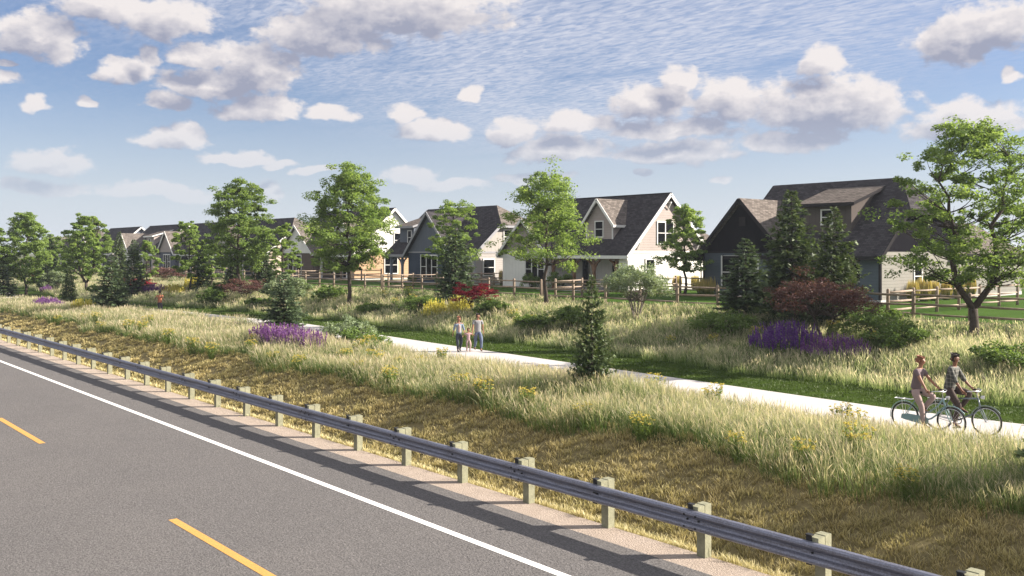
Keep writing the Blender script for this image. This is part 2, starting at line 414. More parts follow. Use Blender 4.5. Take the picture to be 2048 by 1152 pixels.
class MB:
    """collects solids and links them as one mesh object (o = origin subtracted from world coordinates)"""
    def __init__(s, o=(0, 0, 0)):
        s.v = []; s.f = []; s.uv = {}; s.o = Vector(o)
    def add(s, vs, fs):
        b = len(s.v); s.v += [tuple(Vector(p) - s.o) for p in vs]
        s.f += [tuple(b + i for i in f) for f in fs]; return b
    def box(s, x0, x1, y0, y1, z0, z1):
        s.add([(x0, y0, z0), (x1, y0, z0), (x1, y1, z0), (x0, y1, z0), (x0, y0, z1), (x1, y0, z1), (x1, y1, z1), (x0, y1, z1)],
              [(0, 3, 2, 1), (4, 5, 6, 7), (0, 1, 5, 4), (1, 2, 6, 5), (2, 3, 7, 6), (3, 0, 4, 7)])
        return s
    def prism(s, poly, axis, a, b):
        """poly in the two other axes: axis 'x' -> (y,z); 'y' -> (x,z); 'z' -> (x,y)"""
        def P(p, t):
            return {'x': (t, p[0], p[1]), 'y': (p[0], t, p[1]), 'z': (p[0], p[1], t)}[axis]
        n = len(poly)
        s.add([P(p, a) for p in poly] + [P(p, b) for p in poly],
              [tuple(range(n))[::-1], tuple(range(n, 2 * n))] + [(i, (i + 1) % n, n + (i + 1) % n, n + i) for i in range(n)])
        return s
    def slab(s, poly, t):
        """flat polygon with thickness t downwards along its normal; planar uv on it"""
        P = [Vector(p) for p in poly]
        nrm = (P[1] - P[0]).cross(P[2] - P[0]).normalized()
        if nrm.z < 0: P.reverse(); nrm = -nrm
        n = len(P)
        b = s.add(P + [p - nrm * t for p in P],
                  [tuple(range(n)), tuple(range(n, 2 * n))[::-1]] + [((i + 1) % n, i, n + i, n + (i + 1) % n) for i in range(n)])
        u = Vector((0, 0, 1)).cross(nrm)
        u = u.normalized() if u.length > 1e-4 else Vector((1, 0, 0))
        w = nrm.cross(u)
        for i in range(n):
            s.uv[b + i] = (P[i].dot(u), P[i].dot(w)); s.uv[b + n + i] = s.uv[b + i]
        return s
    def bar(s, p0, p1, w, h, up=(0, 0, 1)):
        p0 = Vector(p0); p1 = Vector(p1); d = (p1 - p0).normalized()
        r = d.cross(Vector(up)); r = (r.normalized() if r.length > 1e-3 else Vector((1, 0, 0))); q = r.cross(d)
        vs = []
        for p in (p0, p1):
            for a, c in ((-1, -1), (1, -1), (1, 1), (-1, 1)): vs.append(p + r * a * w / 2 + q * c * h / 2)
        s.add(vs, [(0, 1, 2, 3), (7, 6, 5, 4), (0, 4, 5, 1), (1, 5, 6, 2), (2, 6, 7, 3), (3, 7, 4, 0)])
        return s
    def tube(s, pts, rad, n=8, cap=True):
        pts = [Vector(p) for p in pts]
        if not hasattr(rad, '__len__'): rad = [rad] * len(pts)
        vs = []; prev = None
        for i, p in enumerate(pts):
            d = (pts[min(i + 1, len(pts) - 1)] - pts[max(i - 1, 0)]).normalized()
            if prev is None:
                a = d.cross(Vector((0, 0, 1)))
                a = a.normalized() if a.length > 0.05 else d.cross(Vector((1, 0, 0))).normalized()
            else:
                a = (prev - d * prev.dot(d)).normalized()
            prev = a; c = d.cross(a)
            for k in range(n):
                th = 2 * math.pi * k / n
                vs.append(p + (a * math.cos(th) + c * math.sin(th)) * rad[i])
        fs = []
        for i in range(len(pts) - 1):
            for k in range(n):
                k2 = (k + 1) % n
                fs.append((i * n + k, i * n + k2, (i + 1) * n + k2, (i + 1) * n + k))
        if cap:
            fs.append(tuple(range(n))[::-1]); m = (len(pts) - 1) * n; fs.append(tuple(range(m, m + n)))
        s.add(vs, fs); return s
    def ring(s, c, r, t, axis='y', n=32, m=8, a0=0, a1=360):
        pts = []
        full = a1 - a0 >= 360
        for i in range(n + 1):
            th = R(a0 + (a1 - a0) * i / n)
            pts.append((c[0] + r * math.cos(th), c[1], c[2] + r * math.sin(th)))
        return s.tube(pts, t, m, cap=not full)
    def build(s, name, mat, parent=None, smooth=False):
        me = bpy.data.meshes.new(name)
        me.from_pydata(s.v, [], s.f)
        if s.uv:
            uvl = me.uv_layers.new(name='UVMap')
            for lp in me.loops:
                if lp.vertex_index in s.uv: uvl.data[lp.index].uv = s.uv[lp.vertex_index]
        me.materials.append(MATS[mat])
        if smooth:
            for p in me.polygons: p.use_smooth = True
        me.update()
        o = bpy.data.objects.new(name, me); COL.objects.link(o)
        if parent is not None: o.parent = parent
        return o

def np_mesh(name, V, T, mat, attrs=None, parent=None, smooth=False):
    """triangle mesh from numpy arrays"""
    me = bpy.data.meshes.new(name)
    V = np.ascontiguousarray(V, dtype=np.float32); T = np.ascontiguousarray(T, dtype=np.int32)
    me.vertices.add(len(V)); me.vertices.foreach_set('co', V.ravel())
    me.loops.add(T.size); me.loops.foreach_set('vertex_index', T.ravel())
    me.polygons.add(len(T)); me.polygons.foreach_set('loop_start', np.arange(0, T.size, 3, dtype=np.int32))
    if smooth: me.polygons.foreach_set('use_smooth', np.ones(len(T), dtype=bool))
    for k, a in (attrs or {}).items():
        at = me.attributes.new(k, 'FLOAT', 'POINT'); at.data.foreach_set('value', np.ascontiguousarray(a, dtype=np.float32))
    me.update(calc_edges=True)
    me.materials.append(MATS[mat])
    o = bpy.data.objects.new(name, me); COL.objects.link(o)
    if parent is not None: o.parent = parent
    return o

# ------------------------------------------------------------------ ground sheets
def grid_sheet(name, xs, yfun, mat, dz=0.0, zfun=terrain, parent=None):
    xs = np.asarray(xs, float)
    rows = [np.asarray(yfun(x), float) for x in xs]
    m = len(rows[0])
    X = np.repeat(xs[:, None], m, 1); Y = np.stack(rows)
    Z = zfun(X, Y) + dz
    V = np.stack([X, Y, Z], -1).reshape(-1, 3)
    i = np.arange(len(xs) - 1)[:, None] * m + np.arange(m - 1)[None, :]
    a = i.ravel()
    T = np.concatenate([np.stack([a, a + m, a + m + 1], 1), np.stack([a, a + m + 1, a + 1], 1)])
    o = np_mesh(name, V, T, mat, parent=parent, smooth=True)
    return tag(o, kind='structure')
xs = np.concatenate([[-3000, -1500, -800, -500, -350], np.arange(-260, -60, 3.0), np.arange(-60, 12, 1.0), [14, 20, 40, 100, 300, 800, 2000]])
ygr = np.concatenate([[-1500, -500, -150, -60, -20, 0, 8, 10.7, 10.86, 11.0, 11.3], np.arange(11.7, 42, 0.4), [43, 46, 50, 56, 70, 90, 120, 170, 400, 1000, 3000]])
def zfar(X, Y): return terrain(X, Y)
grid_sheet('ground', xs, lambda x: ygr, 'soil_green')
def flat(X, Y): return np.zeros_like(X)
xr = np.concatenate([[-1200, -600, -300], np.arange(-200, 20, 5.0), [30, 60]])
grid_sheet('road', xr, lambda x: [-4.5, 0, 5, 10.2, 10.27], 'asphalt', 0.0, flat)
grid_sheet('gravel_shoulder', xr, lambda x: [10.15, 10.5, 10.88], 'gravel', -0.004, flat)
grid_sheet('dry_bank', np.arange(-200, 6, 1.0), lambda x: np.concatenate([[10.87, 11.0], np.arange(11.3, 17.3, 0.3)]), 'soil_dry', 0.006)
o = grid_sheet('edge_line', xr, lambda x: [8.66, 8.80], 'paint_white', 0.004, flat)
mbd = MB()
for k in range(-12, 3):
    x0 = -15.3 + 12.3 * k
    mbd.add([(x0, 5.63, 0.004), (x0 + 4.3, 5.63, 0.004), (x0 + 4.3, 5.77, 0.004), (x0, 5.77, 0.004)], [(0, 1, 2, 3)])
tag(mbd.build('centre_line', 'paint_yellow'), kind='structure')
xp = np.concatenate([np.arange(-260, 10, 1.5)])
grid_sheet('path', xp, lambda x: far_edge(x) + np.array([-3.6, -2.4, -1.2, 0.0]), 'concrete', 0.03)
grid_sheet('mown_verge', xp, lambda x: far_edge(x) + np.array([-0.02, 0.8, 1.6, 2.4, 3.2, 4.1, 4.9]), 'mown', 0.012)
grid_sheet('lawn', np.arange(-260, 20, 4.0), lambda x: np.array([40.9, 42, 46, 52, 58, 70, 85]), 'yard', 0.012)
# low rise of open land far behind, on the right
hx = np.linspace(-120, 160, 60); hy_ = np.linspace(95, 300, 24)
def hillz(X, Y): return 1.2 + 3.4 * np.exp(-((Y - 165) / 60) ** 2) * np.clip((X + 100) / 60, 0, 1) + 0.25 * np.sin(X * .09) * np.sin(Y * .05)
grid_sheet('hills', hx, lambda x: hy_, 'far_field', 0.0, hillz)

# ------------------------------------------------------------------ guard rail
rail = empty('guard_rail', (-8.4, 10.8, 0), 'corrugated galvanised steel guard rail on pale wooden posts along the road edge', 'guard rail')
OG = (-8.4, 10.8, 0)
prof = [(-.002, .700), (-.045, .694), (-.075, .672), (-.078, .645), (-.055, .622), (-.010, .598), (.004, .575), (.004, .548), (-.010, .524), (-.055, .500), (-.078, .476), (-.075, .450), (-.045, .427), (-.002, .420)]
prof = [(y + 0.0, z) for y, z in prof]
def rail_panel(x0, x1, yo):
    mb = MB(OG)
    back = [(y + 0.006, z) for y, z in prof[::-1]]
    mb.prism([(10.60 + yo + y, z) for y, z in prof + back], 'x', x0, x1)
    return mb
NP = 34; X0 = -0.9; SP = 1.905
for k in range(NP // 2):
    xa = X0 - SP * 2 * k
    rail_panel(xa - SP * 2 - 0.16, xa + 0.16, (-0.008 if k % 2 else 0.0)).build('rail_panel', 'galvanised', rail)
for k in range(NP + 1):
    x = X0 - SP * k
    rng_ = random.Random(k)
    h = 0.765 + rng_.uniform(-.012, .012)
    p = MB(OG); p.box(x - .075, x + .075, 10.77, 10.91, -.3, h); p.build('post', 'post_wood', rail)
    q = MB(OG); q.box(x - .073, x + .073, 10.612, 10.762, .40, h - .008); bl = q.build('spacer_block', 'post_wood', rail)
    c = MB(OG); c.box(x - .10, x - .015, 10.6035, 10.6105, .39, h + .006)
    c.box(x - .10, x - .015, 10.585, 10.66, h + .0065, h + .022)
    c.build('bracket', 'black_iron', rail)
    if k < 18:
        for dz_ in ((.56,) if k % 2 else (.47, .56, .64)):
            for dx in ((0,) if k % 2 else (-.10, .10)):
                bo = MB(OG); bo.tube([(x + dx, 10.515 + (.065 if dz_ == .56 else -.008), dz_), (x + dx, 10.60, dz_)], .015, 6)
                bo.build('bolt', 'black_iron', rail)

# ------------------------------------------------------------------ grass
rs = np.random.RandomState(7)
def in_view(X, Y, marg=2.5):
    Z = -X * .7628 + Y * .6466; xr = X * .6466 + Y * .7628
    return (Z > 5) & (np.abs(xr) < Z * .5447 + marg), Z
def blades(px, py, n, hh, ww, lean=0.35, spread=0.16, plume=0.0, zoff=0.0, curve=0.5):
    """tufts at px,py (arrays) with n blades each; returns V,T,attrs"""
    N = len(px) * n
    tx = np.repeat(px, n); ty = np.repeat(py, n)
    hh = np.repeat(np.broadcast_to(hh, px.shape), n) if np.ndim(hh) else np.full(N, hh)
    ww = np.repeat(np.broadcast_to(ww, px.shape), n) if np.ndim(ww) else np.full(N, ww)
    a = rs.rand(N) * 2 * np.pi; r = np.sqrt(rs.rand(N)) * spread
    bx = tx + r * np.cos(a); by = ty + r * np.sin(a)
    bz = terrain(bx, by) + zoff
    h = hh * (0.45 + 0.75 * rs.rand(N))
    a2 = a + rs.normal(0, .6, N)
    l = lean * (0.15 + 1.1 * rs.rand(N) ** 1.3) * (0.4 + r / spread)
    dx = np.cos(a2) * l - 0.06; dy = np.sin(a2) * l - 0.03
    wa = rs.rand(N) * np.pi; w = ww * (0.6 + 0.8 * rs.rand(N)) / 2
    wx = np.cos(wa) * w; wy = np.sin(wa) * w
    tv = np.repeat(rs.rand(len(px)), n)
    v = np.clip(0.55 * tv + 0.5 * rs.rand(N) - .02, 0, 1)
    isp = (rs.rand(N) < plume)
    def P(f, wd):
        bend = f ** 1.7
        cx = bx + dx * h * bend; cy = by + dy * h * bend; cz = bz + h * f * (1 - 0.25 * l * bend)
        return np.stack([cx - wx * wd, cy - wy * wd, cz], 1), np.stack([cx + wx * wd, cy + wy * wd, cz], 1)
    A0, A1 = P(0.0, 1.0)
    B0, B1 = P(0.62, np.where(isp, .45, .85))
    C0, C1 = P(0.84, np.where(isp, 1.7, .45))
    D0, _ = P(1.0, 0.0)
    V = np.stack([A0, A1, B0, B1, C0, C1, D0], 1).reshape(-1, 3)
    b = np.arange(N)[:, None] * 7
    tris = np.array([[0, 1, 3], [0, 3, 2], [2, 3, 5], [2, 5, 4], [4, 5, 6]])
    T = (b[:, :, None] + tris[None]).reshape(-1, 3)
    tt = np.tile(np.array([0, 0, .62, .62, .84, .84, 1.0]), N)
    hr = np.repeat(h / max(hh.max(), .01), 7)
    vv = np.repeat(np.where(isp, np.clip(v + .35, 0, 1), v), 7)
    return V, T, {'t': tt * np.clip(.55 + hr, 0, 1), 'v': vv}
def scatter(x0, x1, ylo, yhi, dens, marg=2.5):
    """points with density dens(Z) per m2"""
    out = []
    edges = np.arange(x0, x1, 4.0)
    for xe in edges:
        xm = xe + 2; yl = ylo(xm); yh = yhi(xm)
        _, Z = in_view(xm, (yl + yh) / 2)
        Z = max(Z, 12)
        n = int(dens(Z) * 4 * (yh - yl))
        X = xe + rs.rand(n) * 4; u = rs.rand(n)
        Y = np.array([ylo(x) for x in (xe, xe + 4)]); Y2 = np.array([yhi(x) for x in (xe, xe + 4)])
        f = (X - xe) / 4
        yy = (Y[0] * (1 - f) + Y[1] * f); y2 = (Y2[0] * (1 - f) + Y2[1] * f)
        out.append(np.stack([X, yy + u * (y2 - yy)], 1))
    P = np.concatenate(out)
    ok, Z = in_view(P[:, 0], P[:, 1], marg)
    return P[ok], Z[ok]
def foot(x): return 16.7 + .35 * math.sin(x * .8) + .25 * math.sin(x * 2.1)
def meadow(name, x0, x1, ylo, yhi, k, hgt, label, n=12, mat='tall_grass'):
    P, Z = scatter(x0, x1, ylo, yhi, lambda Z: k * min(1.0, (24 / Z) ** 1.25))
    patch = np.where(P[:, 1] > 37.5, .75, 1.0) * np.where((P[:, 1] > 21.6) & (P[:, 1] < 24.5) & (P[:, 0] > -60), .72, 1.0) * (.85 + .22 * np.sin(P[:, 0] * .7 + np.sin(P[:, 1] * .9) * 1.5) * np.sin(P[:, 1] * 1.1 + P[:, 0] * .3))
    w = np.clip(.0078 * (Z / 20) ** .8, .007, .05)
    V, T, A = blades(P[:, 0], P[:, 1], n, hgt * patch, w, lean=.5, plume=.30)
    return tag(np_mesh(name, V, T, mat, A), label, 'grass', kind='stuff')
meadow('tall_grass', -230, 4, foot, lambda x: float(far_edge(x)) - 4.15, 42, .76, 'pale green tall meadow grass with straw coloured tips between dry bank and path')
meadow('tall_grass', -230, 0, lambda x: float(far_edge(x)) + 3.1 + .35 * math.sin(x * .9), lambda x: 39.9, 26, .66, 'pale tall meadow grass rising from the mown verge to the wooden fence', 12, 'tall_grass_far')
# dry bank grass
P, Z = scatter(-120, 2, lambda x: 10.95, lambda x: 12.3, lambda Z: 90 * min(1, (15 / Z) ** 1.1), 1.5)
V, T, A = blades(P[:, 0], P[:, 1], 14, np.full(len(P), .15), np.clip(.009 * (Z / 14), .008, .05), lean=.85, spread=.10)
tag(np_mesh('dry_grass', V, T, 'dry_grass_sunlit', A), 'grass strip with painted sunlit tone right behind the guard rail posts', 'grass', kind='stuff')
P, Z = scatter(-120, 2, lambda x: 12.2, lambda x: 17.6, lambda Z: 58 * min(1, (15 / Z) ** 1.1), 1.5)
V, T, A = blades(P[:, 0], P[:, 1], 17, .15 + .05 * np.sin(P[:, 0] * 2.3) * np.sin(P[:, 1] * 3.1), np.clip(.009 * (Z / 14), .008, .05), lean=.85, spread=.10)
tag(np_mesh('dry_grass', V, T, 'dry_grass', A), 'short matted straw coloured grass on the bank behind the guard rail', 'grass', kind='stuff')
# mown verge blades
P, Z = scatter(-90, 2, lambda x: float(far_edge(x)) + .03, lambda x: float(far_edge(x)) + 4.4, lambda Z: 34 * min(1, (24 / Z) ** 1.3), 1.5)
V, T, A = blades(P[:, 0], P[:, 1], 8, .085, np.clip(.014 * (Z / 24), .012, .05), lean=.8, spread=.12)
tag(np_mesh('short_grass', V, T, 'turf', A), 'short dark green mown grass beside the far edge of the path', 'grass', kind='stuff')
# ------------------------------------------------------------------ foliage
def leaf_cloud(rs, centres, radii, n_per, size, flat=0.6, up=0.5, aspect=0.62):
    """leaf quads scattered round centres; returns V,T,attr v"""
    C = np.asarray(centres); K = len(C)
    rad = np.broadcast_to(np.asarray(radii, float).reshape(-1, 1) if np.ndim(radii) else radii, (K, 1))
    N = K * n_per
    c = np.repeat(C, n_per, 0); r = np.repeat(rad, n_per, 0)
    d = rs.normal(0, 1, (N, 3)); d /= np.linalg.norm(d, axis=1, keepdims=True) + 1e-9
    d *= (rs.rand(N, 1) ** .45)
    d[:, 2] *= flat
    p = c + d * r
    nrm = rs.normal(0, 1, (N, 3)); nrm[:, 2] = np.abs(nrm[:, 2]) + up; nrm += d * .5
    nrm /= np.linalg.norm(nrm, axis=1, keepdims=True)
    a = rs.normal(0, 1, (N, 3)); a -= nrm * (a * nrm).sum(1, keepdims=True); a /= np.linalg.norm(a, axis=1, keepdims=True)
    b = np.cross(nrm, a)
    s = size * (.6 + .8 * rs.rand(N, 1))
    V = np.stack([p - a * s * .5, p - b * s * aspect * .5 + a * s * .05 + nrm * s * .08, p + a * s * .5 - nrm * s * .1, p + b * s * aspect * .5 + a * s * .05 + nrm * s * .08], 1).reshape(-1, 3)
    q = np.arange(N)[:, None] * 4
    T = (q[:, :, None] + np.array([[0, 1, 2], [0, 2, 3]])[None]).reshape(-1, 3)
    cl = np.repeat(rs.rand(K), n_per)
    v = np.repeat(np.clip(.45 * cl + .55 * rs.rand(N), 0, 1), 4)
    return V, T, {'v': v}

def limb(mb, p0, p1, r0, r1, rng, sag=0.15, n=5, sides=6):
    p0 = Vector(p0); p1 = Vector(p1); L = (p1 - p0).length
    pts = []; rad = []
    ctrl = p0.lerp(p1, .5) + Vector((rng.uniform(-.08, .08) * L, rng.uniform(-.08, .08) * L, -sag * L))
    for i in range(n + 1):
        t = i / n
        pts.append(p0 * (1 - t) ** 2 + ctrl * 2 * t * (1 - t) + p1 * t * t); rad.append(r0 + (r1 - r0) * t)
    mb.tube(pts, rad, sides)
    return pts

def deciduous(name, loc, H, W, label, base=0.32, prof=None, seed=1, nclump=70, nleaf=130, leaf=.17, mat='leaf_fresh', stems=1, cr=.13, group=None, bark='bark', trunk_r=.016, fl=.55):
    """trunk > limbs inside a crown with its own outline: prof = [(t, radius fraction)] from crown base to top"""
    rng = random.Random(seed); r2 = np.random.RandomState(seed)
    root = empty(name, loc, label, 'tree', group)
    prof = prof or [(0, .35), (.25, .95), (.5, 1), (.75, .75), (1, .12)]
    pt = [p[0] for p in prof]; pr = [p[1] for p in prof]
    zb = H * base; zh = H - zb
    mb = MB(); leaders = []
    tr = H * trunk_r
    if stems == 1:
        pts = [Vector((rng.uniform(-.02, .02) * H * (i > 0), rng.uniform(-.02, .02) * H * (i > 0), H * .93 * i / 9)) for i in range(10)]
        mb.tube(pts, [tr * (1.35 if i == 0 else 1) * (1 - .88 * i / 9) + .012 for i in range(10)], 9)
        leaders = [pts]
    else:
        fk = Vector((rng.uniform(-.1, .1), rng.uniform(-.1, .1), H * .13))
        mb.tube([(0, 0, -.1), (0, 0, .06), fk * .6, fk], [tr * 1.5, tr * 1.25, tr * 1.1, tr * 1.05], 10)
        for s in range(stems):
            an = 2 * math.pi * s / stems + .9
            top = Vector((math.cos(an) * W * .22, math.sin(an) * W * .22, H * rng.uniform(.78, .95)))
            mid = Vector((math.cos(an) * W * .10, math.sin(an) * W * .10, H * .36))
            pts = [fk, fk.lerp(mid, .5) + Vector((math.cos(an), math.sin(an), 0)) * .06 * W, mid + Vector((math.cos(an), math.sin(an), 0)) * .04 * W]
            for i in range(1, 7):
                pts.append(mid.lerp(top, i / 6) + Vector((rng.uniform(-.03, .03), rng.uniform(-.03, .03), 0)) * W)
            mb.tube(pts, [tr * .85 * (1 - .9 * i / 8) + .012 for i in range(9)], 8)
            leaders.append(pts)
    allp = [p for L in leaders for p in L if p.z > H * .22] or [Vector((0, 0, H * .3))]
    nleaf = int(nleaf * 2.3); leaf = leaf * .92
    C = []; RR = []
    for k in range(nclump):
        t = (k + rng.random()) / nclump
        t = t ** 1.0
        rmax = np.interp(t, pt, pr) * W / 2
        rr = rmax * (.25 + .75 * math.sqrt(rng.random())) * rng.uniform(.82, 1.06)
        an = k * 2.399963 + rng.uniform(-.4, .4)
        c = Vector((math.cos(an) * rr, math.sin(an) * rr, zb + zh * t + rng.uniform(-.03, .03) * H))
        C.append(c); RR.append(W * cr * rng.uniform(.6, 1.25))
        cand = [p for p in allp if p.z < c.z - rr * .15]
        src = min(cand or allp, key=lambda p: (p - c).length + 0.7 * abs((c.z - p.z) - .45 * rr))
        mid = limb(mb, src, c, .010 * H * .5 * (1 - .55 * t), .008, rng, .10)
        if k % 2 == 0:
            for q in range(2):
                e = c + Vector((rng.uniform(-1, 1), rng.uniform(-1, 1), rng.uniform(-.2, .6))) * W * .09
                limb(mb, mid[3], e, .012, .005, rng, 0, 2, 4)
    mb.build('trunk', bark, root, True)
    # sub clumps round each limb tip make an uneven, layered outline
    S = []; SR = []
    for c, r_ in zip(C, RR):
        m = 4
        for q in range(m):
            o_ = r2.normal(0, .55, 3) * r_; o_[2] *= .55
            S.append(np.array(c) + o_); SR.append(r_ * r2.uniform(.40, .75))
    S = np.array(S); SR = np.array(SR)
    V, T, A = leaf_cloud(r2, S, SR, max(4, nleaf // 4), leaf, flat=fl, up=.9)
    np_mesh('crown', V, T, mat, A, root)
    return root

def conifer_proto(name, seed, levels=30, nb=9, twigs=9, mat='needle', droop=.18, ragged=.25):
    """unit spruce: height 1, base radius .5 ; scaled per tree"""
    rng = random.Random(seed); r2 = np.random.RandomState(seed)
    root = empty(name, (0, 0, 0), '', 'tree')
    mb = MB(); mb.tube([(0, 0, -.02), (0, 0, .3), (0, 0, .98)], [.020, .014, .002], 7)
    P = []; D = []; L = []; FR = []
    for i in range(levels):
        t = i / (levels - 1); z = .05 + .93 * t ** .92
        rad = .5 * (1 - t) ** .78 * (1 - .25 * math.exp(-t * 14)) + .018
        n = max(4, int(nb * (1 - .45 * t)))
        a0 = rng.random() * 6.28
        for k in range(n):
            an = a0 + 6.283 * k / n + rng.uniform(-.25, .25)
            Lb = rad * rng.uniform(1 - ragged, 1.12)
            zz = z + rng.uniform(-.012, .012)
            up = .30 + .5 * t
            d = np.array([math.cos(an), math.sin(an), 0.0])
            tipz = zz - droop * Lb + up * Lb * .35
            e = np.array([math.cos(an) * Lb, math.sin(an) * Lb, tipz])
            s0 = np.array([0, 0, zz])
            if i % 2 == 0: mb.tube([tuple(s0), tuple((s0 + e) / 2 - np.array([0, 0, .012])), tuple(e)], [.005 * (1 - t) + .0015, .003, .001], 4, cap=False)
            side = np.array([-d[1], d[0], 0])
            m = max(4, int(twigs * (0.35 + Lb / .5)))
            for q in range(m):
                f = .18 + .82 * (q + rng.random()) / m
                base = s0 + (e - s0) * f - np.array([0, 0, .05 * Lb * math.sin(f * 3.14)])
                for sg in (-1, 1):
                    dd = d * .75 + side * sg * rng.uniform(.35, 1.0) + np.array([0, 0, rng.uniform(-.15, .30)])
                    dd /= np.linalg.norm(dd)
                    P.append(base); D.append(dd); FR.append(f); L.append((.050 + .15 * Lb * 1.6 * (1.05 - f)) * rng.uniform(.7, 1.3))
    mb.build('trunk', 'bark', root, True)
    P = np.array(P); D = np.array(D); L = np.array(L)[:, None]
    N = len(P)
    up = np.array([0, 0, 1.0]) + r2.normal(0, .45, (N, 3)); S = np.cross(D, up); S /= np.linalg.norm(S, axis=1, keepdims=True)
    Wd = L * .19 + .003
    V = []
    T = []
    # each twig: three narrow needle fans
    tipd = np.cross(S, D)
    for j, (ang, ln) in enumerate(((0, 1.0), (.55, .72), (-.55, .72))):
        dj = D * math.cos(ang) + S * math.sin(ang)
        sj = np.cross(dj, tipd)
        b = P + D * L * (0 if j == 0 else .18)
        e = b + dj * L * ln
        V.append(np.stack([b, b + dj * L * ln * .45 + sj * Wd * .55, e - tipd * L * .08, b + dj * L * ln * .45 - sj * Wd * .55], 1))
    V = np.stack(V, 1).reshape(-1, 3)
    M = N * 3
    q = np.arange(M)[:, None] * 4
    T = (q[:, :, None] + np.array([[0, 1, 2], [0, 2, 3]])[None]).reshape(-1, 3)
    v = np.repeat(np.clip(r2.rand(M) * .45 + .25 * np.repeat(r2.rand(N), 3) + .5 * np.repeat(np.array(FR), 3) ** 2 - .12, 0, 1), 4)
    np_mesh('crown', V, T, mat, {'v': v}, root)
    return root

def shrub(name, loc, H, W, label, mat='leaf_shrub', seed=1, nclump=26, nleaf=60, leaf=.09, stems=5, cat='shrub', base=.12, flat=.6, group=None, layered=False, bark='bark', asym=1.0):
    rng = random.Random(seed); r2 = np.random.RandomState(seed)
    root = empty(name, loc, label, cat, group)
    mb = MB(); nleaf = int(nleaf * 1.6); leaf = leaf * 1.15
    C = []; RR = []
    for k in range(nclump):
        u = rng.random(); an = k * 2.39996 + rng.uniform(-.3, .3)
        ph = rng.random() ** .6
        rr = W / 2 * (.25 + .75 * math.sqrt(rng.random())) * .92
        z = H * (base + (1 - base) * (1 - (rr / (W / 2)) ** 2 * .50) * (.40 + .60 * ph)) - .04 * H
        if layered: z = round(z / (H * .13)) * H * .13 + rng.uniform(-.02, .02) * H
        c = Vector((math.cos(an) * rr, math.sin(an) * rr * asym, z)); C.append(c); RR.append(max(W * .16, H * .18) * rng.uniform(.7, 1.25))
    for s in range(stems):
        an = 6.283 * s / stems + rng.uniform(-.3, .3)
        a = Vector((math.cos(an) * W * .02, math.sin(an) * W * .02, -.05))
        b = Vector((math.cos(an) * W * .16, math.sin(an) * W * .16, H * .45))
        pts = limb(mb, a, b, .012 * H + .010, .008 * H + .006, rng, -.05, 4, 6)
        for c in C[s::stems][:7]:
            limb(mb, pts[3], c, .005 * H + .006, .004, rng, .05, 3, 5)
    mb.build('stem', bark, root, True)
    S = []; SR = []
    for c, r_ in zip(C, RR):
        for q in range(3):
            o_ = r2.normal(0, .5, 3) * r_; o_[2] *= flat
            S.append(np.array(c) + o_); SR.append(r_ * r2.uniform(.5, .85))
    S = np.array(S); S[:, 2] = np.maximum(S[:, 2], .06)
    V, T, A = leaf_cloud(r2, S, np.array(SR), max(4, nleaf // 3), leaf, flat=flat * (.55 if layered else 1), up=.9)
    np_mesh('crown', V, T, mat, A, root)
    return root

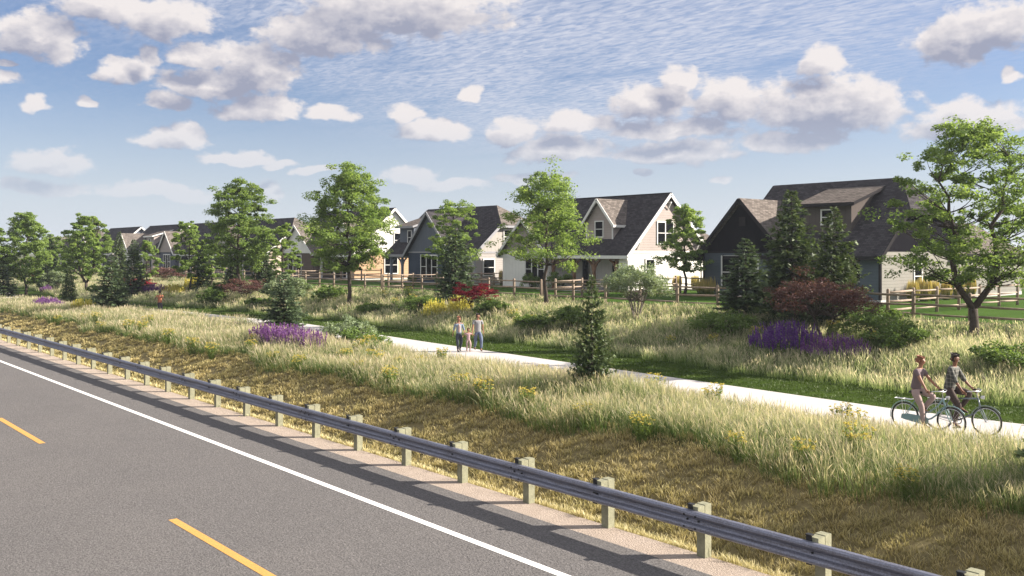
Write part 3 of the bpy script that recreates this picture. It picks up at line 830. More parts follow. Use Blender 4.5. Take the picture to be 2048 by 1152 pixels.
def place(x, y): return (x, y, tz(x, y) - .02)
GT = 'young shade trees standing in the meadow'
P_OVAL = [(0, .45), (.2, .95), (.42, 1), (.65, .78), (.85, .55), (1, .15)]
P_LOW = [(0, .75), (.08, 1), (.18, .95), (.27, .60), (.45, .58), (.75, .60), (.92, .46), (1, .15)]
P_TOP = [(0, .5), (.2, 1), (.4, .85), (.55, .72), (.75, .86), (.9, .62), (1, .2)]
P_VASE = [(0, .42), (.18, .92), (.4, 1), (.62, .9), (.82, .72), (1, .25)]
DEC = [
 # x, y, H, W, label, base, prof, seed, nclump, nleaf, leaf, mat, stems
 (-16.7, 38.4, 8.45, 6.5, 'large open shade tree with a forked dark trunk at the right edge', .25, P_VASE, 3, 120, 130, .135, 'leaf_deep', 2),
 (-41.2, 50.3, 6.0, 3.3, 'small round-topped tree on the lawn between the white porch house and the charcoal house', .30, P_OVAL, 5, 60, 130, .15, 'leaf_fresh', 1),
 (-42.4, 38.7, 8.05, 6.0, 'airy tree with long low side branches in front of the white porch house', .36, P_LOW, 8, 70, 110, .16, 'leaf_fresh', 1),
 (-59.9, 35.2, 9.9, 6.0, 'tallest full oval green tree, straight bare trunk, in front of the white gabled house', .30, P_OVAL, 11, 105, 150, .18, 'leaf_fresh', 1),
 (-79.3, 35.5, 9.75, 5.5, 'tall bushy tree with a waisted crown between the maroon maple and the far houses', .28, P_TOP, 13, 95, 150, .20, 'leaf_deep', 1),
 (-55.9, 41.6, 6.6, 3.8, 'light airy tree behind a spruce in front of the navy and grey house', .30, P_TOP, 17, 50, 110, .16, 'leaf_fresh', 1),
 (-88.6, 34.7, 6.55, 3.4, 'bright green tree above the yellow flowering shrubs at left', .28, P_TOP, 19, 45, 120, .20, 'leaf_fresh', 1),
 (-75.4, 37.8, 5.75, 2.7, 'slim small tree against the narrow white gable', .30, P_OVAL, 23, 38, 100, .18, 'leaf_fresh', 1),
 (-105.8, 30.2, 8.0, 5.8, 'broad tree with a forked slender trunk left of the jogger', .24, P_VASE, 29, 80, 130, .23, 'leaf_fresh', 2),
 (-113.1, 26.0, 8.7, 5.0, 'rounded tree second from the left edge of the meadow', .2, P_OVAL, 31, 80, 130, .24, 'leaf_fresh', 1),
 (-112.6, 22.3, 7.4, 4.2, 'tree cut by the left edge of the view', .2, P_OVAL, 37, 60, 110, .24, 'leaf_fresh', 1),
 (-98.0, 33.8, 4.8, 2.6, 'little tree among the spruces in front of the far slate gable', .25, P_OVAL, 41, 30, 90, .22, 'leaf_fresh', 1),
 (-86.9, 36.1, 4.4, 2.8, 'low tree beside the tall bushy tree, before the beige wall', .30, P_OVAL, 43, 30, 90, .20, 'leaf_fresh', 1),
 (-120.2, 34.0, 6.6, 3.6, 'pale tree peeping between two spruces at far left', .25, P_TOP, 47, 40, 100, .24, 'leaf_fresh', 1),
 (-131.0, 33.0, 6.2, 4.6, 'hazy tree standing farthest back at the left edge', .22, P_OVAL, 53, 40, 100, .26, 'leaf_fresh', 1),
]
for x, y, h, w, lab, base, prof, seed, nc, nl, lf, mt, st in DEC:
    if st == 1: w *= 1.06
    deciduous('shade_tree', place(x, y), h, w, lab, base, prof, seed, nc, nl, lf, mt, st, group=GT, cr=.10 if st == 2 else .135,
              trunk_r=.018 if st == 2 else .0145)

protos = [conifer_proto('spruce_tree', s, levels=int(lv * .68), nb=b + 1, twigs=tw + 1, mat=m, droop=dr, ragged=rg) for s, lv, b, tw, m, dr, rg in
          ((61, 40, 9, 8, 'needle', .30, .38), (67, 34, 9, 8, 'needle_blue', .15, .30), (71, 38, 9, 7, 'needle', .05, .42), (73, 30, 10, 9, 'needle_blue', .22, .25))]
CON = [
 (-19.7, 19.8, 3.50, 1.32, 2, 'dark narrow spruce standing right at the near edge of the path'),
 (-49.2, 24.7, 3.55, 2.65, 3, 'broad blue green spruce behind the purple flower drift by the path'),
 (-68.8, 21.3, 4.16, 2.70, 1, 'bushy spruce beside the yellow shrub, left of the jogger'),
 (-87.0, 23.4, 3.5, 1.65, 0, 'thin spruce next to the far purple flowers'),
 (-109.6, 23.0, 3.5, 3.3, 3, 'wide low spruce at the left edge by the path bend'),
 (-91.8, 30.5, 5.45, 2.75, 1, 'dark spruce behind the red maple at left'),
 (-96.7, 30.7, 6.22, 2.4, 0, 'tall slim spruce behind the bushy spruce at left'),
 (-122.3, 30.7, 6.80, 2.75, 1, 'spruce between the two rounded trees at far left'),
 (-87.7, 35.6, 4.56, 2.2, 3, 'spruce behind the yellow flowering shrubs, below the bright tree'),
 (-82.9, 36.6, 3.9, 2.3, 0, 'column-like spruce under the tall bushy tree'),
 (-79.5, 37.9, 4.43, 2.5, 1, 'spruce by the fence in front of the far navy window'),
 (-51.9, 38.9, 5.30, 3.10, 1, 'full spruce by the fence above the yellow shrubs and red maple'),
 (-27.8, 38.6, 4.00, 3.0, 3, 'shortest of the three spruces in front of the charcoal house'),
 (-25.2, 38.6, 6.20, 3.7, 0, 'tallest of the three spruces in front of the charcoal house'),
 (-22.9, 38.4, 5.35, 2.9, 2, 'rightmost of the three spruces in front of the charcoal house'),
 (-6.5, 18.9, 3.9, 1.75, 0, 'dark spruce cut by the right edge of the view in the near meadow'),
 (-3.6, 19.4, 5.0, 2.6, 1, 'spruce standing just beyond the right edge, shading the dry bank'),
]
first = set()
for i, (x, y, h, w, k, lab) in enumerate(CON):
    p = protos[k]
    if k not in first:
        first.add(k); o = p; o.location = place(x, y); o.rotation_euler = (0, 0, i * 1.3); w *= 1.22; o.scale = (w, w, h); o['label'] = lab
        o['group'] = 'spruces of the meadow'
    else:
        copy_tree(p, place(x, y), i * 1.3, (w * 1.22, w * 1.22, h), lab, 'spruces of the meadow')

MAP = [
 (-46.1, 36.0, 2.15, 2.7, 'leaf_red', 'crimson Japanese maple beside the full spruce, behind the walking family'),
 (-21.7, 35.6, 2.85, 4.0, 'leaf_maroon', 'large maroon Japanese maple above the dark violet flowers'),
 (-75.1, 34.2, 1.85, 3.5, 'leaf_maroon', 'maroon Japanese maple left of the sage shrub, below the tall bushy tree'),
 (-101.5, 37.1, 1.75, 3.5, 'leaf_maroon', 'far maroon Japanese maple in front of the white porch house at left'),
 (-95.3, 32.0, 1.35, 2.8, 'leaf_red', 'low crimson maple behind the far purple drift'),
 (-136.3, 33.3, 1.71, 2.6, 'leaf_red', 'tiny crimson maple farthest left'),
]
for i, (x, y, h, w, m, lab) in enumerate(MAP):
    shrub('japanese_maple', place(x, y), h, w, lab, m, 200 + i, 44 if i == 1 else 30, 150 if i == 1 else 90, .075 if i == 1 else .10, 4, 'tree', .34, .42, 'ornamental maples', False if i == 1 else True)
SAGE = [(-33.7, 37.2, 3.0, 3.3, 'silvery green multi-stemmed shrub in front of the white porch house'),
 (-41.4, 24.3, 1.45, 2.4, 'silvery green shrub at the near path edge beside the purple flowers'),
 (-68.4, 34.4, 2.73, 3.3, 'sage coloured shrub behind the broad blue green spruce'),
 (-112.7, 28.9, 2.78, 3.4, 'pale sage shrub between the trees at far left'),
 (-86.1, 25.9, .9, 1.7, 'small sage shrub beside the path at left')]
for i, (x, y, h, w, lab) in enumerate(SAGE):
    shrub('silver_shrub', place(x, y), h, w, lab, 'leaf_sage', 230 + i, 46 if i == 0 else 30, 170, .085 if i < 2 else .13, 6, 'shrub', .38 if i == 0 else .15, .6, 'silvery shrubs', bark='pale_bark')
GRN = [(-27.1, 35.6, 1.15, 2.9, 'dark green spreading shrub left of the violet flowers'),
 (-19.3, 35.5, 1.5, 2.5, 'green shrub touching the right side of the large maroon maple'),
 (-18.0, 34.9, 1.2, 2.2, 'feathery green shrub right of the violet flowers'),
 (-13.5, 33.8, .95, 2.3, 'green shrub at the right edge behind the cyclists'),
 (-36.0, 34.6, 1.3, 2.2, 'leafy shrub left of the dark narrow spruce'),
 (-37.7, 33.4, .95, 2.0, 'low leafy shrub farther left of the dark narrow spruce'),
 (-51.9, 36.0, 1.15, 2.5, 'dark shrub left of the yellow flowering shrubs, near the spruce by the fence'),
 (-44.0, 35.7, 1.0, 2.1, 'green shrub right under the crimson maple'),
 (-64.3, 36.2, 1.25, 2.4, 'round shrub left of the tallest oval tree'),
 (-55.6, 34.7, .8, 2.1, 'low shrub right of the tallest oval tree'),
 (-76.8, 32.0, 1.5, 2.4, 'dark shrub in front of the maroon maple at left'),
 (-81.3, 34.6, 1.17, 1.6, 'small pale shrub behind the jogger'),
 (-38.0, 22.9, .85, 2.3, 'low bright shrub on the near path edge beside the silvery shrub'),
 (-71.1, 33.4, .95, 1.8, 'bright shrub beside the lower spruce boughs at centre left'),
 (-125.9, 30.9, 2.2, 2.3, 'upright green shrub under the rounded tree at far left'),
 (-20.8, 38.9, .9, 1.5, 'low shrub by the fence behind the large maroon maple'),
 (-34.6, 21.4, .55, 1.6, 'small leafy plant in the near meadow, left of the path people'),
 (-98.5, 29.5, 1.1, 2.2, 'shrub at the verge left of the forked tree'),
 (-71.5, 37.6, 1.0, 1.8, 'shrub by the fence left of the round shrub')]
for i, (x, y, h, w, lab) in enumerate(GRN):
    shrub('green_shrub', place(x, y), h, w, lab, 'leaf_shrub', 260 + i, 26, 100, .095 if -x < 60 else .14, 5, 'shrub', .08, .6, 'green shrubs of the meadow')

# yard plants by the houses
YARD = [(-40.1, 51.2, 1.4, 1.5, 'o', 'broad feathery grass clump at the left corner of the charcoal house'),
 (-57.5, 50.8, 1.25, 1.7, 'd', 'dark round bush at the left corner of the white porch house'),
 (-54.0, 50.8, 1.45, 2.3, 'd', 'larger dark round bush under the triple window of the white porch house'),
 (-27.2, 54.3, 1.4, .75, 'o', 'first yellow tipped grass column along the side wall of the charcoal house'),
 (-27.2, 55.7, 1.6, .85, 'o', 'second yellow tipped grass column along the charcoal house wall'),
 (-27.2, 57.0, 1.4, .65, 'o', 'third yellow tipped grass column along the charcoal house wall'),
 (-27.2, 58.6, 1.35, .7, 'o', 'fourth yellow tipped grass column along the charcoal house wall'),
 (-27.2, 60.3, 1.55, .75, 'o', 'fifth yellow tipped grass column along the charcoal house wall'),
 (-27.2, 61.9, 1.55, .75, 'o', 'sixth yellow tipped grass column, farthest along the charcoal house wall'),
 (-65.2, 54.2, 1.5, .8, 'o', 'yellow grass column between the two small windows of the navy house side'),
 (-65.2, 57.0, 1.5, .8, 'o', 'second yellow grass column at the navy house side wall'),
 (-46.6, 56.0, 1.35, .7, 'o', 'yellow grass column against the white side wall'),
 (-46.6, 58.2, 1.3, .7, 'o', 'second yellow grass column against the white side wall'),
 (-70.4, 51.0, 1.0, 1.2, 'd', 'low bush under the triple window of the navy house'),
 (-75.2, 51.3, .9, 1.0, 'd', 'low bush beside the navy house porch')]
def ornamental(loc, H, W, label, seed):
    global rs
    root = empty('ornamental_grass', loc, label, 'plant', 'grass columns by the house walls')
    r2 = np.random.RandomState(seed); N = 420
    a = r2.rand(N) * 6.283; r = np.sqrt(r2.rand(N)) * W * .30
    b = np.stack([np.cos(a) * r, np.sin(a) * r, np.zeros(N)], 1)
    h = H * (.5 + .5 * r2.rand(N)); out = W * .38 * (r2.rand(N) * .8 + .2) * np.sin(np.clip(h / H, 0, 1) * 2.2)
    w = .022; wa = r2.rand(N) * 3.14; W3 = np.stack([np.cos(wa) * w, np.sin(wa) * w, np.zeros(N)], 1)
    d = np.stack([np.cos(a) * out, np.sin(a) * out, np.zeros(N)], 1)
    m = b + d * .7 + np.stack([0 * h, 0 * h, h * .6], 1); e = b + d * .6 + np.stack([0 * h, 0 * h, h], 1)
    V = np.stack([b - W3, b + W3, m - W3, m + W3, e], 1).reshape(-1, 3)
    T = (np.arange(N)[:, None, None] * 5 + np.array([[0, 1, 3], [0, 3, 2], [2, 3, 4]])[None]).reshape(-1, 3)
    np_mesh('blades', V, T, 'ornamental', {'t': np.tile([0, 0, .6, .6, 1.0], N), 'v': np.repeat(r2.rand(N), 5)}, root)
for i, (x, y, h, w, k, lab) in enumerate(YARD):
    if k == 'd':
        shrub('round_bush', (x, y, 1.41), h, w, lab, 'leaf_shrub', 300 + i, 24, 90, .10, 5, 'shrub', .05, .8)
    else:
        ornamental((x, y, 1.41), h, w, lab, 300 + i)

# flower drifts: countless spikes, one patch each
def spikes(name, loc, W, D, H, n, mat, label, seed, ang=0.0, yellow=False):
    r2 = np.random.RandomState(seed)
    a = r2.rand(n) * 6.283; r = np.sqrt(r2.rand(n))
    x = r * np.cos(a) * W / 2; y = r * np.sin(a) * D / 2
    X = x * math.cos(ang) - y * math.sin(ang); Y = x * math.sin(ang) + y * math.cos(ang)
    Z = terrain(X + loc[0], Y + loc[1]) - loc[2]
    h = H * (.5 + .5 * r2.rand(n)) * (1 - .35 * r ** 3)
    lx = r2.normal(0, .10, n); ly = r2.normal(0, .10, n)
    root = empty(name, loc, label, 'flowers'); root['kind'] = 'stuff'
    # leafy base
    cs = np.stack([X + lx * h * .3, Y + ly * h * .3, Z + h * .30], 1)
    V, T, A = leaf_cloud(r2, cs, h.mean() * .28, 8, .10, flat=.9, up=.2, aspect=.3)
    np_mesh('leaves', V, T, 'leaf_stem_green', A, root)
    # florets up each spike
    m = 12
    f = np.tile(np.linspace(.48, 1.0, m), n)
    hx = np.repeat(h, m)
    c = np.stack([np.repeat(X, m) + np.repeat(lx, m) * hx * f, np.repeat(Y, m) + np.repeat(ly, m) * hx * f, np.repeat(Z, m) + hx * f], 1)
    wd = (.075 if not yellow else .10) * (1.15 - f)
    V, T, A = leaf_cloud(r2, c, wd * .42 + .004, 3, .062 if not yellow else .075, flat=1, up=.1, aspect=.7)
    np_mesh('petals', V, T, mat, A, root)
    return root
spikes('purple_flowers', place(-37.9, 19.2), 6.6, 1.8, 1.15, 480, 'petal_purple', 'drift of bright purple flower spikes in the near meadow below the broad spruce', 401)
spikes('purple_flowers', place(-22.5, 33.9), 3.2, 2.0, 1.25, 250, 'petal_violet', 'drift of dark violet flower spikes left below the large maroon maple', 402)
spikes('purple_flowers', place(-20.0, 33.5), 3.0, 1.5, .95, 160, 'petal_purple', 'lower violet flower spikes right below the large maroon maple', 403)
spikes('purple_flowers', place(-77.0, 19.3), 4.8, 1.9, .95, 420, 'petal_purple', 'purple flower drift left of the thin spruce', 404)
spikes('purple_flowers', place(-91.2, 31.6), 5.2, 1.6, 1.1, 400, 'petal_purple', 'slanting purple flower drift up the meadow behind the jogger', 405, .6)
spikes('purple_flowers', place(-118.0, 29.3), 2.2, 1.4, .95, 140, 'petal_purple', 'small distant purple flower patch at far left', 406)
spikes('yellow_flowers', place(-49.4, 35.4), 2.3, 1.6, 1.15, 130, 'petal_yellow', 'yellow flower spikes left below the full spruce', 407, 0, True)
spikes('yellow_flowers', place(-47.7, 36.0), 2.3, 1.6, 1.3, 130, 'petal_yellow', 'yellow flower spikes between the spruce and the crimson maple', 408, 0, True)
spikes('yellow_flowers', place(-90.0, 35.6), 2.8, 1.8, 1.45, 230, 'petal_yellow', 'tall yellow flowers under the bright green tree at left', 409, 0, True)
spikes('yellow_flowers', place(-89.0, 33.2), 2.8, 1.5, 1.0, 200, 'petal_yellow', 'yellow flowers at the end of the slanting purple drift', 410, .5, True)
spikes('yellow_flowers', place(-71.4, 20.2), 2.5, 1.6, 1.1, 230, 'petal_yellow', 'yellow flowers hugging the bushy spruce left of the jogger', 411, 0, True)

# goldenrod clumps
def goldenrod_proto(seed):
    r2 = np.random.RandomState(seed)
    root = empty('goldenrod', (0, 0, 0), '', 'plant')
    n = 26
    a = r2.rand(n) * 6.283; r = np.sqrt(r2.rand(n)) * .24
    h = .62 + .34 * r2.rand(n)
    top = np.stack([np.cos(a) * r * 1.5, np.sin(a) * r * 1.5, h], 1); bot = np.stack([np.cos(a) * r * .35, np.sin(a) * r * .35, 0 * h], 1)
    mb = MB()
    for i in range(n): mb.tube([tuple(bot[i]), tuple((bot[i] + top[i]) / 2 + np.array([0, 0, .02])), tuple(top[i])], [.005, .004, .002], 4, cap=False)
    mb.build('stems', 'leaf_stem_green', root)
    f = r2.rand(n * 9); i = np.repeat(np.arange(n), 9)
    c = bot[i] + (top[i] - bot[i]) * (.08 + .85 * f)[:, None]
    V, T, A = leaf_cloud(r2, c, .05, 5, .075, flat=1, up=.3, aspect=.32)
    np_mesh('leaves', V, T, 'leaf_pale', A, root)
    i = np.repeat(np.arange(n), 4)
    c = top[i] + r2.normal(0, .035, (len(i), 3)) * np.array([1, 1, .5])
    V, T, A = leaf_cloud(r2, c, .030, 7, .034, flat=.5, up=.6, aspect=.8)
    np_mesh('blossoms', V, T, 'petal_gold', A, root)
    return root
gp = [goldenrod_proto(s) for s in (501, 502, 503)]
rg = random.Random(9)
k = 0
GOLD = []
x = -3.2
while x > -66:
    GOLD.append((x, foot(x) + rg.uniform(.0, .5), 'e')); x -= rg.uniform(1.4, 3.4) * (1 + max(0, -x - 25) / 60)
for i in range(20):
    x = -4 - 50 * rg.random() ** 1.3; GOLD.append((x, rg.uniform(18.2, 22.2), 'm'))
for i in range(16):
    x = rg.uniform(-60, -12); GOLD.append((x, rg.uniform(32, 39), 'f'))
NUM = 'first second third fourth fifth sixth seventh eighth ninth tenth eleventh twelfth thirteenth fourteenth fifteenth sixteenth seventeenth eighteenth nineteenth'.split()
def nth(i):
    return NUM[i] if i < 19 else ('twentieth' if i == 19 else ['twenty', 'thirty', 'forty', 'fifty'][(i + 1) // 10 - 2] + ('-' + NUM[(i + 1) % 10 - 1] if (i + 1) % 10 else ''))
LG = {'e': ('%s yellow goldenrod clump from the right, at the tall grass edge above the dry bank', 'goldenrods along the dry bank'),
      'm': ('%s goldenrod clump from the right inside the near meadow before the path', 'goldenrods in the near meadow'),
      'f': ('%s goldenrod clump from the right in the far meadow below the fence', 'goldenrods in the far meadow')}
def vk(q):
    Z = -q[0] * .7628 + q[1] * .6466
    return -(q[0] * .6466 + q[1] * .7628) / Z
cnt = {'e': 0, 'm': 0, 'f': 0}
for i, (x, y, c) in enumerate(sorted(GOLD, key=vk)):
    if abs(vk((x, y))) > .56: continue
    s = rg.uniform(.62, .95); L, Gp = LG[c]; L = L % nth(cnt[c]); cnt[c] += 1
    if sum(cnt.values()) <= 3:
        o = gp[sum(cnt.values()) - 1]; o.location = place(x, y); o.scale = (s, s, s); o['label'] = L; o['group'] = Gp
    else: copy_tree(gp[i % 3], place(x, y), rg.random() * 6.28, (s * 1.05, s * 1.05, s), L, Gp)
# ------------------------------------------------------------------ houses
GZ = 1.4; EV = 4.40
class House:
    def __init__(s, xl, xr, label, yf=52.0, yr=56.6, yb=61.2, zr=8.85, trim='white_trim', roof='shingle_dark'):
        s.xl, s.xr, s.yf, s.yr, s.yb, s.zr, s.trim, s.rm = xl, xr, yf, yr, yb, zr, trim, roof
        s.o = ((xl + xr) / 2, yf, GZ - .05)
        s.root = empty('house', s.o, label, 'house', 'houses behind the meadow fence')
        s.tr = MB(s.o)      # all trim boards of the house
        s.hk = 1.75
    def mb(s): return MB(s.o)
    def wall(s, mat, x0, x1, y0, y1, z1=EV, z0=GZ - .05):
        s.mb().box(x0, x1, y0, y1, z0, z1).build('wall', mat, s.root)
        s.mb().box(x0 + .02, x1 + .03, y0 - .03, y1 - .02, GZ - .06, GZ + .16).build('foundation', 'foundation', s.root)
    def zf(s, y):   # height of the roof surface
        sl = (s.zr - EV) / (s.yr - s.yf)
        return s.zr - abs(y - s.yr) * sl
    def gable_side(s, mat, x0, x1, zsplit=EV):
        """upper gable walls facing +-X"""
        p = [(s.yf + .02, zsplit + .004), (s.yb - .02, zsplit + .004), (s.yr, s.zr - .12)]
        s.mb().prism(p, 'x', x0, x1).build('gable_wall', mat, s.root)
        s.tr.box(x0 - .02, x1 + .035, s.yf - .03, s.yb + .03, zsplit - .10, zsplit + .06)
    def roof_x(s, oh=.45, rake=.38, hip=0.0, left=None):
        sl = (s.zr - EV) / (s.yr - s.yf)
        y0 = s.yf - oh; y1 = s.yb + oh; z0 = EV - oh * sl + .12; zr = s.zr + .12
        xl = s.xl - rake; xr = s.xr + rake
        for sg, ye in ((1, y0), (-1, y1)):
            if hip:
                # clipped right end: the rake stops at zc, above it a small hip face leans back
                zc = zr - hip; yc = s.yr + (ye - s.yr) * (hip / (zr - z0)); xi = xr - hip * s.hk
                poly = [(xl, ye, z0), (xr, ye, z0), (xr, yc, zc), (xi, s.yr, zr), (xl, s.yr, zr)]
            else:
                poly = [(xl, ye, z0), (xr, ye, z0), (xr, s.yr, zr), (xl, s.yr, zr)]
            s.mb().slab(poly, .16).build('roof', s.rm, s.root)
            s.tr.box(xl, xr + .012, min(ye, ye - .03 * sg), max(ye, ye - .03 * sg), z0 - .24, z0 + .0)   # eave fascia
            top = (xr, s.yr, zr) if not hip else (xr, yc, zc)
            for xx in ((xr + .02), (xl - .02)):
                tp = (xx, top[1], top[2]) if xx > xl else (xx, s.yr, zr)
                s.tr.bar((xx, ye, z0 - .11), (xx, tp[1], tp[2] - .11), .05, .24)
        if hip:
            zc = zr - hip; w = (s.yr - y0) * (hip / (zr - z0)); xi = xr - hip * s.hk
            s.mb().slab([(xr + .10, s.yr - w - .10, zc - .08), (xr + .10, s.yr + w + .10, zc - .08), (xi, s.yr, zr + .02)], .1).build('hip_roof', 'shingle_dark' if s.hk < 1 else 'shingle_brown', s.root)
            s.tr.box(xr + .05, xr + .13, s.yr - w - .12, s.yr + w + .12, zc - .34, zc - .13)
        else:
            s.mb().bar((xl, s.yr, zr + .015), (xr, s.yr, zr + .015), .22, .05).build('ridge_cap', s.rm, s.root)
    def roof_y(s, x0, x1, y0, y1, za, ze=EV, oh=.40, rake=.35, mat='shingle_brown', zz='roof'):
        """gable wing whose ridge runs along Y; apex height za"""
        xc = (x0 + x1) / 2; sl = (za - ze) / ((x1 - x0) / 2)
        for sg, xe in ((-1, x0 - oh), (1, x1 + oh)):
            z0 = ze - oh * sl + .13
            s.mb().slab([(xe, y0 - rake, z0), (xe, y1, z0), (xc, y1, za + .13), (xc, y0 - rake, za + .13)], .15).build(zz, mat, s.root)
            s.tr.bar((xe, y0 - rake - .015, z0 - .10), (xc, y0 - rake - .015, za + .03), .24 if False else .05, .22, (0, 0, 1))
            s.tr.box(min(xe, xe + .03 * sg), max(xe, xe + .03 * sg), y0 - rake, y1 - .5, z0 - .22, z0 - .02)
    def gable_front(s, mat, x0, x1, y0, y1, za, ze=EV, name='gable_wall'):
        xc = (x0 + x1) / 2
        s.mb().prism([(x0 + .02, ze + .004), (x1 - .02, ze + .004), (xc, za - .02)], 'y', y0, y1).build(name, mat, s.root)
    def window(s, face, a, b, z0, z1, at, n=1, mid=True, fr='white_trim', door=False):
        """face 'f' looks to -Y (a,b = x range, at = y); face 's' looks to +X (a,b = y range, at = x)"""
        f = s.mb(); g = s.mb(); t = .085
        def bx(m, u0, u1, w0, w1, d0, d1):
            if face == 'f': m.box(u0, u1, at - d1, at - d0, w0, w1)
            else: m.box(at + d0, at + d1, u0, u1, w0, w1)
        bx(f, a - t, b + t, z1, z1 + t * 1.3, .0, .075); bx(f, a - t, b + t, z0 - t, z0, .0, .085)
        bx(f, a - t, a, z0, z1, .0, .07); bx(f, b, b + t, z0, z1, .0, .07)
        w = (b - a) / n
        for i in range(1, n): bx(f, a + w * i - .045, a + w * i + .045, z0, z1, .0, .06)
        if mid:
            zm = (z0 + z1) / 2
            for i in range(n):
                if n == 3 and i == 1: continue
                bx(f, a + w * i + (.045 if i else 0), a + w * (i + 1) - (.045 if i < n - 1 else 0), zm - .028, zm + .028, .01, .055)
        fo = f.build('door' if door else 'window', fr, s.root)
        bx(g, a + .001, b - .001, z0 + .001, z1 - .001, .004, .02)
        g.build('pane', 'glass', fo)
    def porch(s, x0, x1, yw, mat='porch_wood', posts=None, braces=True, zt=EV - .28, yp=None):
        yp = s.yf + .10 if yp is None else yp
        s.mb().box(x0, x1, yp - .10, yp + .12, zt - .30, zt + .02).build('porch_beam', mat, s.root)
        for px in (posts or [x0 + .1, (x0 + x1) / 2, x1 - .1]):
            m = s.mb(); m.box(px - .10, px + .10, yp - .098, yp + .102, GZ, zt - .302)
            if braces:
                for sg in (-1, 1):
                    if x0 < px + sg * .8 < x1:
                        pts = [(px + sg * .09, zt - 1.15), (px + sg * .16, zt - .85), (px + sg * .36, zt - .53), (px + sg * .72, zt - .31)]
                        for i in range(3): m.bar((pts[i][0], yp, pts[i][1]), (pts[i + 1][0], yp, pts[i + 1][1]), .13, .13, (0, 1, 0))
            m.build('porch_post', mat, s.root)
        s.mb().box(x0 - .2, x1 + .2, s.yf - 1.4, yw + .2, GZ - .05, GZ + .07).build('patio', 'concrete', s.root)
        s.mb().box(x0, x1, s.yf - .1, yw, EV - .30, EV - .22).build('porch_ceiling', 'soffit', s.root)
    def bracket(s, x, y, z):
        s.tr.box(x + .02, x + .38, y - .05, y + .05, z - .04, z + .06)
        s.tr.bar((x + .02, y, z - .55), (x + .34, y, z - .02), .07, .07)
    def gable_dormer(s, x0, x1, y0, zb, ze, za, wall, win, trim=None):
        xc = (x0 + x1) / 2; sl = (s.zr - EV) / (s.yr - s.yf)
        yb = s.yr - (s.zr - za) / sl + .3
        d = s.mb(); d.prism([(x0, zb), (x1, zb), (x1, ze), (xc, za), (x0, ze)], 'y', y0, yb - .3); dm = d.build('dormer', wall, s.root)
        xa = .32; k = (za - ze) / ((x1 - x0) / 2)
        for sg, xe in ((-1, x0 - xa), (1, x1 + xa)):
            z0 = ze - xa * k + .10
            yb2 = s.yr - (s.zr - z0) / sl + .5
            s.mb().slab([(xe, y0 - .35, z0), (xe, yb2, z0), (xc, yb + .2, za + .10), (xc, y0 - .35, za + .10)], .12).build('dormer_roof', 'shingle_brown', dm)
            t = s.mb(); t.bar((xe, y0 - .37, z0 - .08), (xc, y0 - .37, za + .01), .05, .20)
            t.box(min(xe, xe + .04 * sg), max(xe, xe + .04 * sg), y0 - .35, yb2 - .3, z0 - .2, z0 - .01)
            t.box((x0 - .012) if sg < 0 else x1 - .11, (x0 + .11) if sg < 0 else x1 + .012, y0 - .025, y0 + .02, zb, ze)
            t.bar((xc + sg * .55, y0 - .30, za - .62 * k + .1), (xc, y0 - .30, za - .02 - .12), .05, .08)
            t.build('dormer_trim', trim or s.trim, dm)
        a, b, c, e = win
        w = s.mb(); t = .08
        w.box(a - t, b + t, y0 - .07, y0, e, e + t); w.box(a - t, b + t, y0 - .08, y0, c - t, c); w.box(a - t, a, y0 - .07, y0, c, e); w.box(b, b + t, y0 - .07, y0, c, e)
        w.box(a, b, y0 - .055, y0, (c + e) / 2 - .025, (c + e) / 2 + .025)
        w.build('dormer_window', 'white_trim', dm); s.mb().box(a + .001, b - .001, y0 - .02, y0 - .004, c + .001, e - .001).build('pane', 'glass', dm)
    def shed_dormer(s, x0, x1, y0, zb, ze, wall, win, wallside=None):
        sl = (s.zr - EV) / (s.yr - s.yf); k = .30
        # where the shed roof meets the main roof
        yb = (s.zr - s.yr * sl - ze + k * y0) / (k - sl) if False else (ze - k * y0 - s.zr + s.yr * sl) / (sl - k)
        zt = ze + k * (yb - y0)
        d = s.mb(); d.prism([(y0, zb), (y0, ze), (yb, zt), ], 'x', x0, x1); dm = d.build('dormer', wall, s.root)
        s.mb().slab([(x0 - .35, y0 - .4, ze - .4 * k + .12), (x1 + .35, y0 - .4, ze - .4 * k + .12), (x1 + .35, yb + .3, zt + .3 * k + .12), (x0 - .35, yb + .3, zt + .3 * k + .12)], .12).build('dormer_roof', 'shingle_brown', dm)
        t = s.mb(); t.box(x0 - .36, x1 + .36, y0 - .43, y0 - .402, ze - .4 * k - .10, ze - .4 * k + .11)
        for xx in (x0 - .37, x1 + .37): t.bar((xx, y0 - .4, ze - .4 * k + .02), (xx, yb, zt + .02), .05, .18)
        t.build('dormer_trim', s.trim, dm)
        a, b, c, e = win
        w = s.mb(); q = .08
        w.box(a - q, b + q, y0 - .07, y0, e, e + q); w.box(a - q, b + q, y0 - .08, y0, c - q, c); w.box(a - q, a, y0 - .07, y0, c, e); w.box(b, b + q, y0 - .07, y0, c, e)
        w.box(a, b, y0 - .055, y0, (c + e) / 2 - .025, (c + e) / 2 + .025)
        w.build('dormer_window', 'white_trim', dm); s.mb().box(a + .001, b - .001, y0 - .02, y0 - .004, c + .001, e - .001).build('pane', 'glass', dm)
    def rear_wing(s, mat, x0, x1, y1, za=6.2, z1=EV - .02):
        s.wall(mat, x0, x1, s.yb + .01, y1, z1)
        s.mb().prism([(x0 + .02, z1 + .003), (x1 - .02, z1 + .003), ((x0 + x1) / 2, za)], 'y', y1 - .15, y1 - .02).build('gable_wall', mat, s.root)
        s.roof_y(x0, x1, s.yb - 1.5, y1, za, z1, mat='shingle_brown')
    def done(s): s.tr.build('trim', s.trim, s.root)
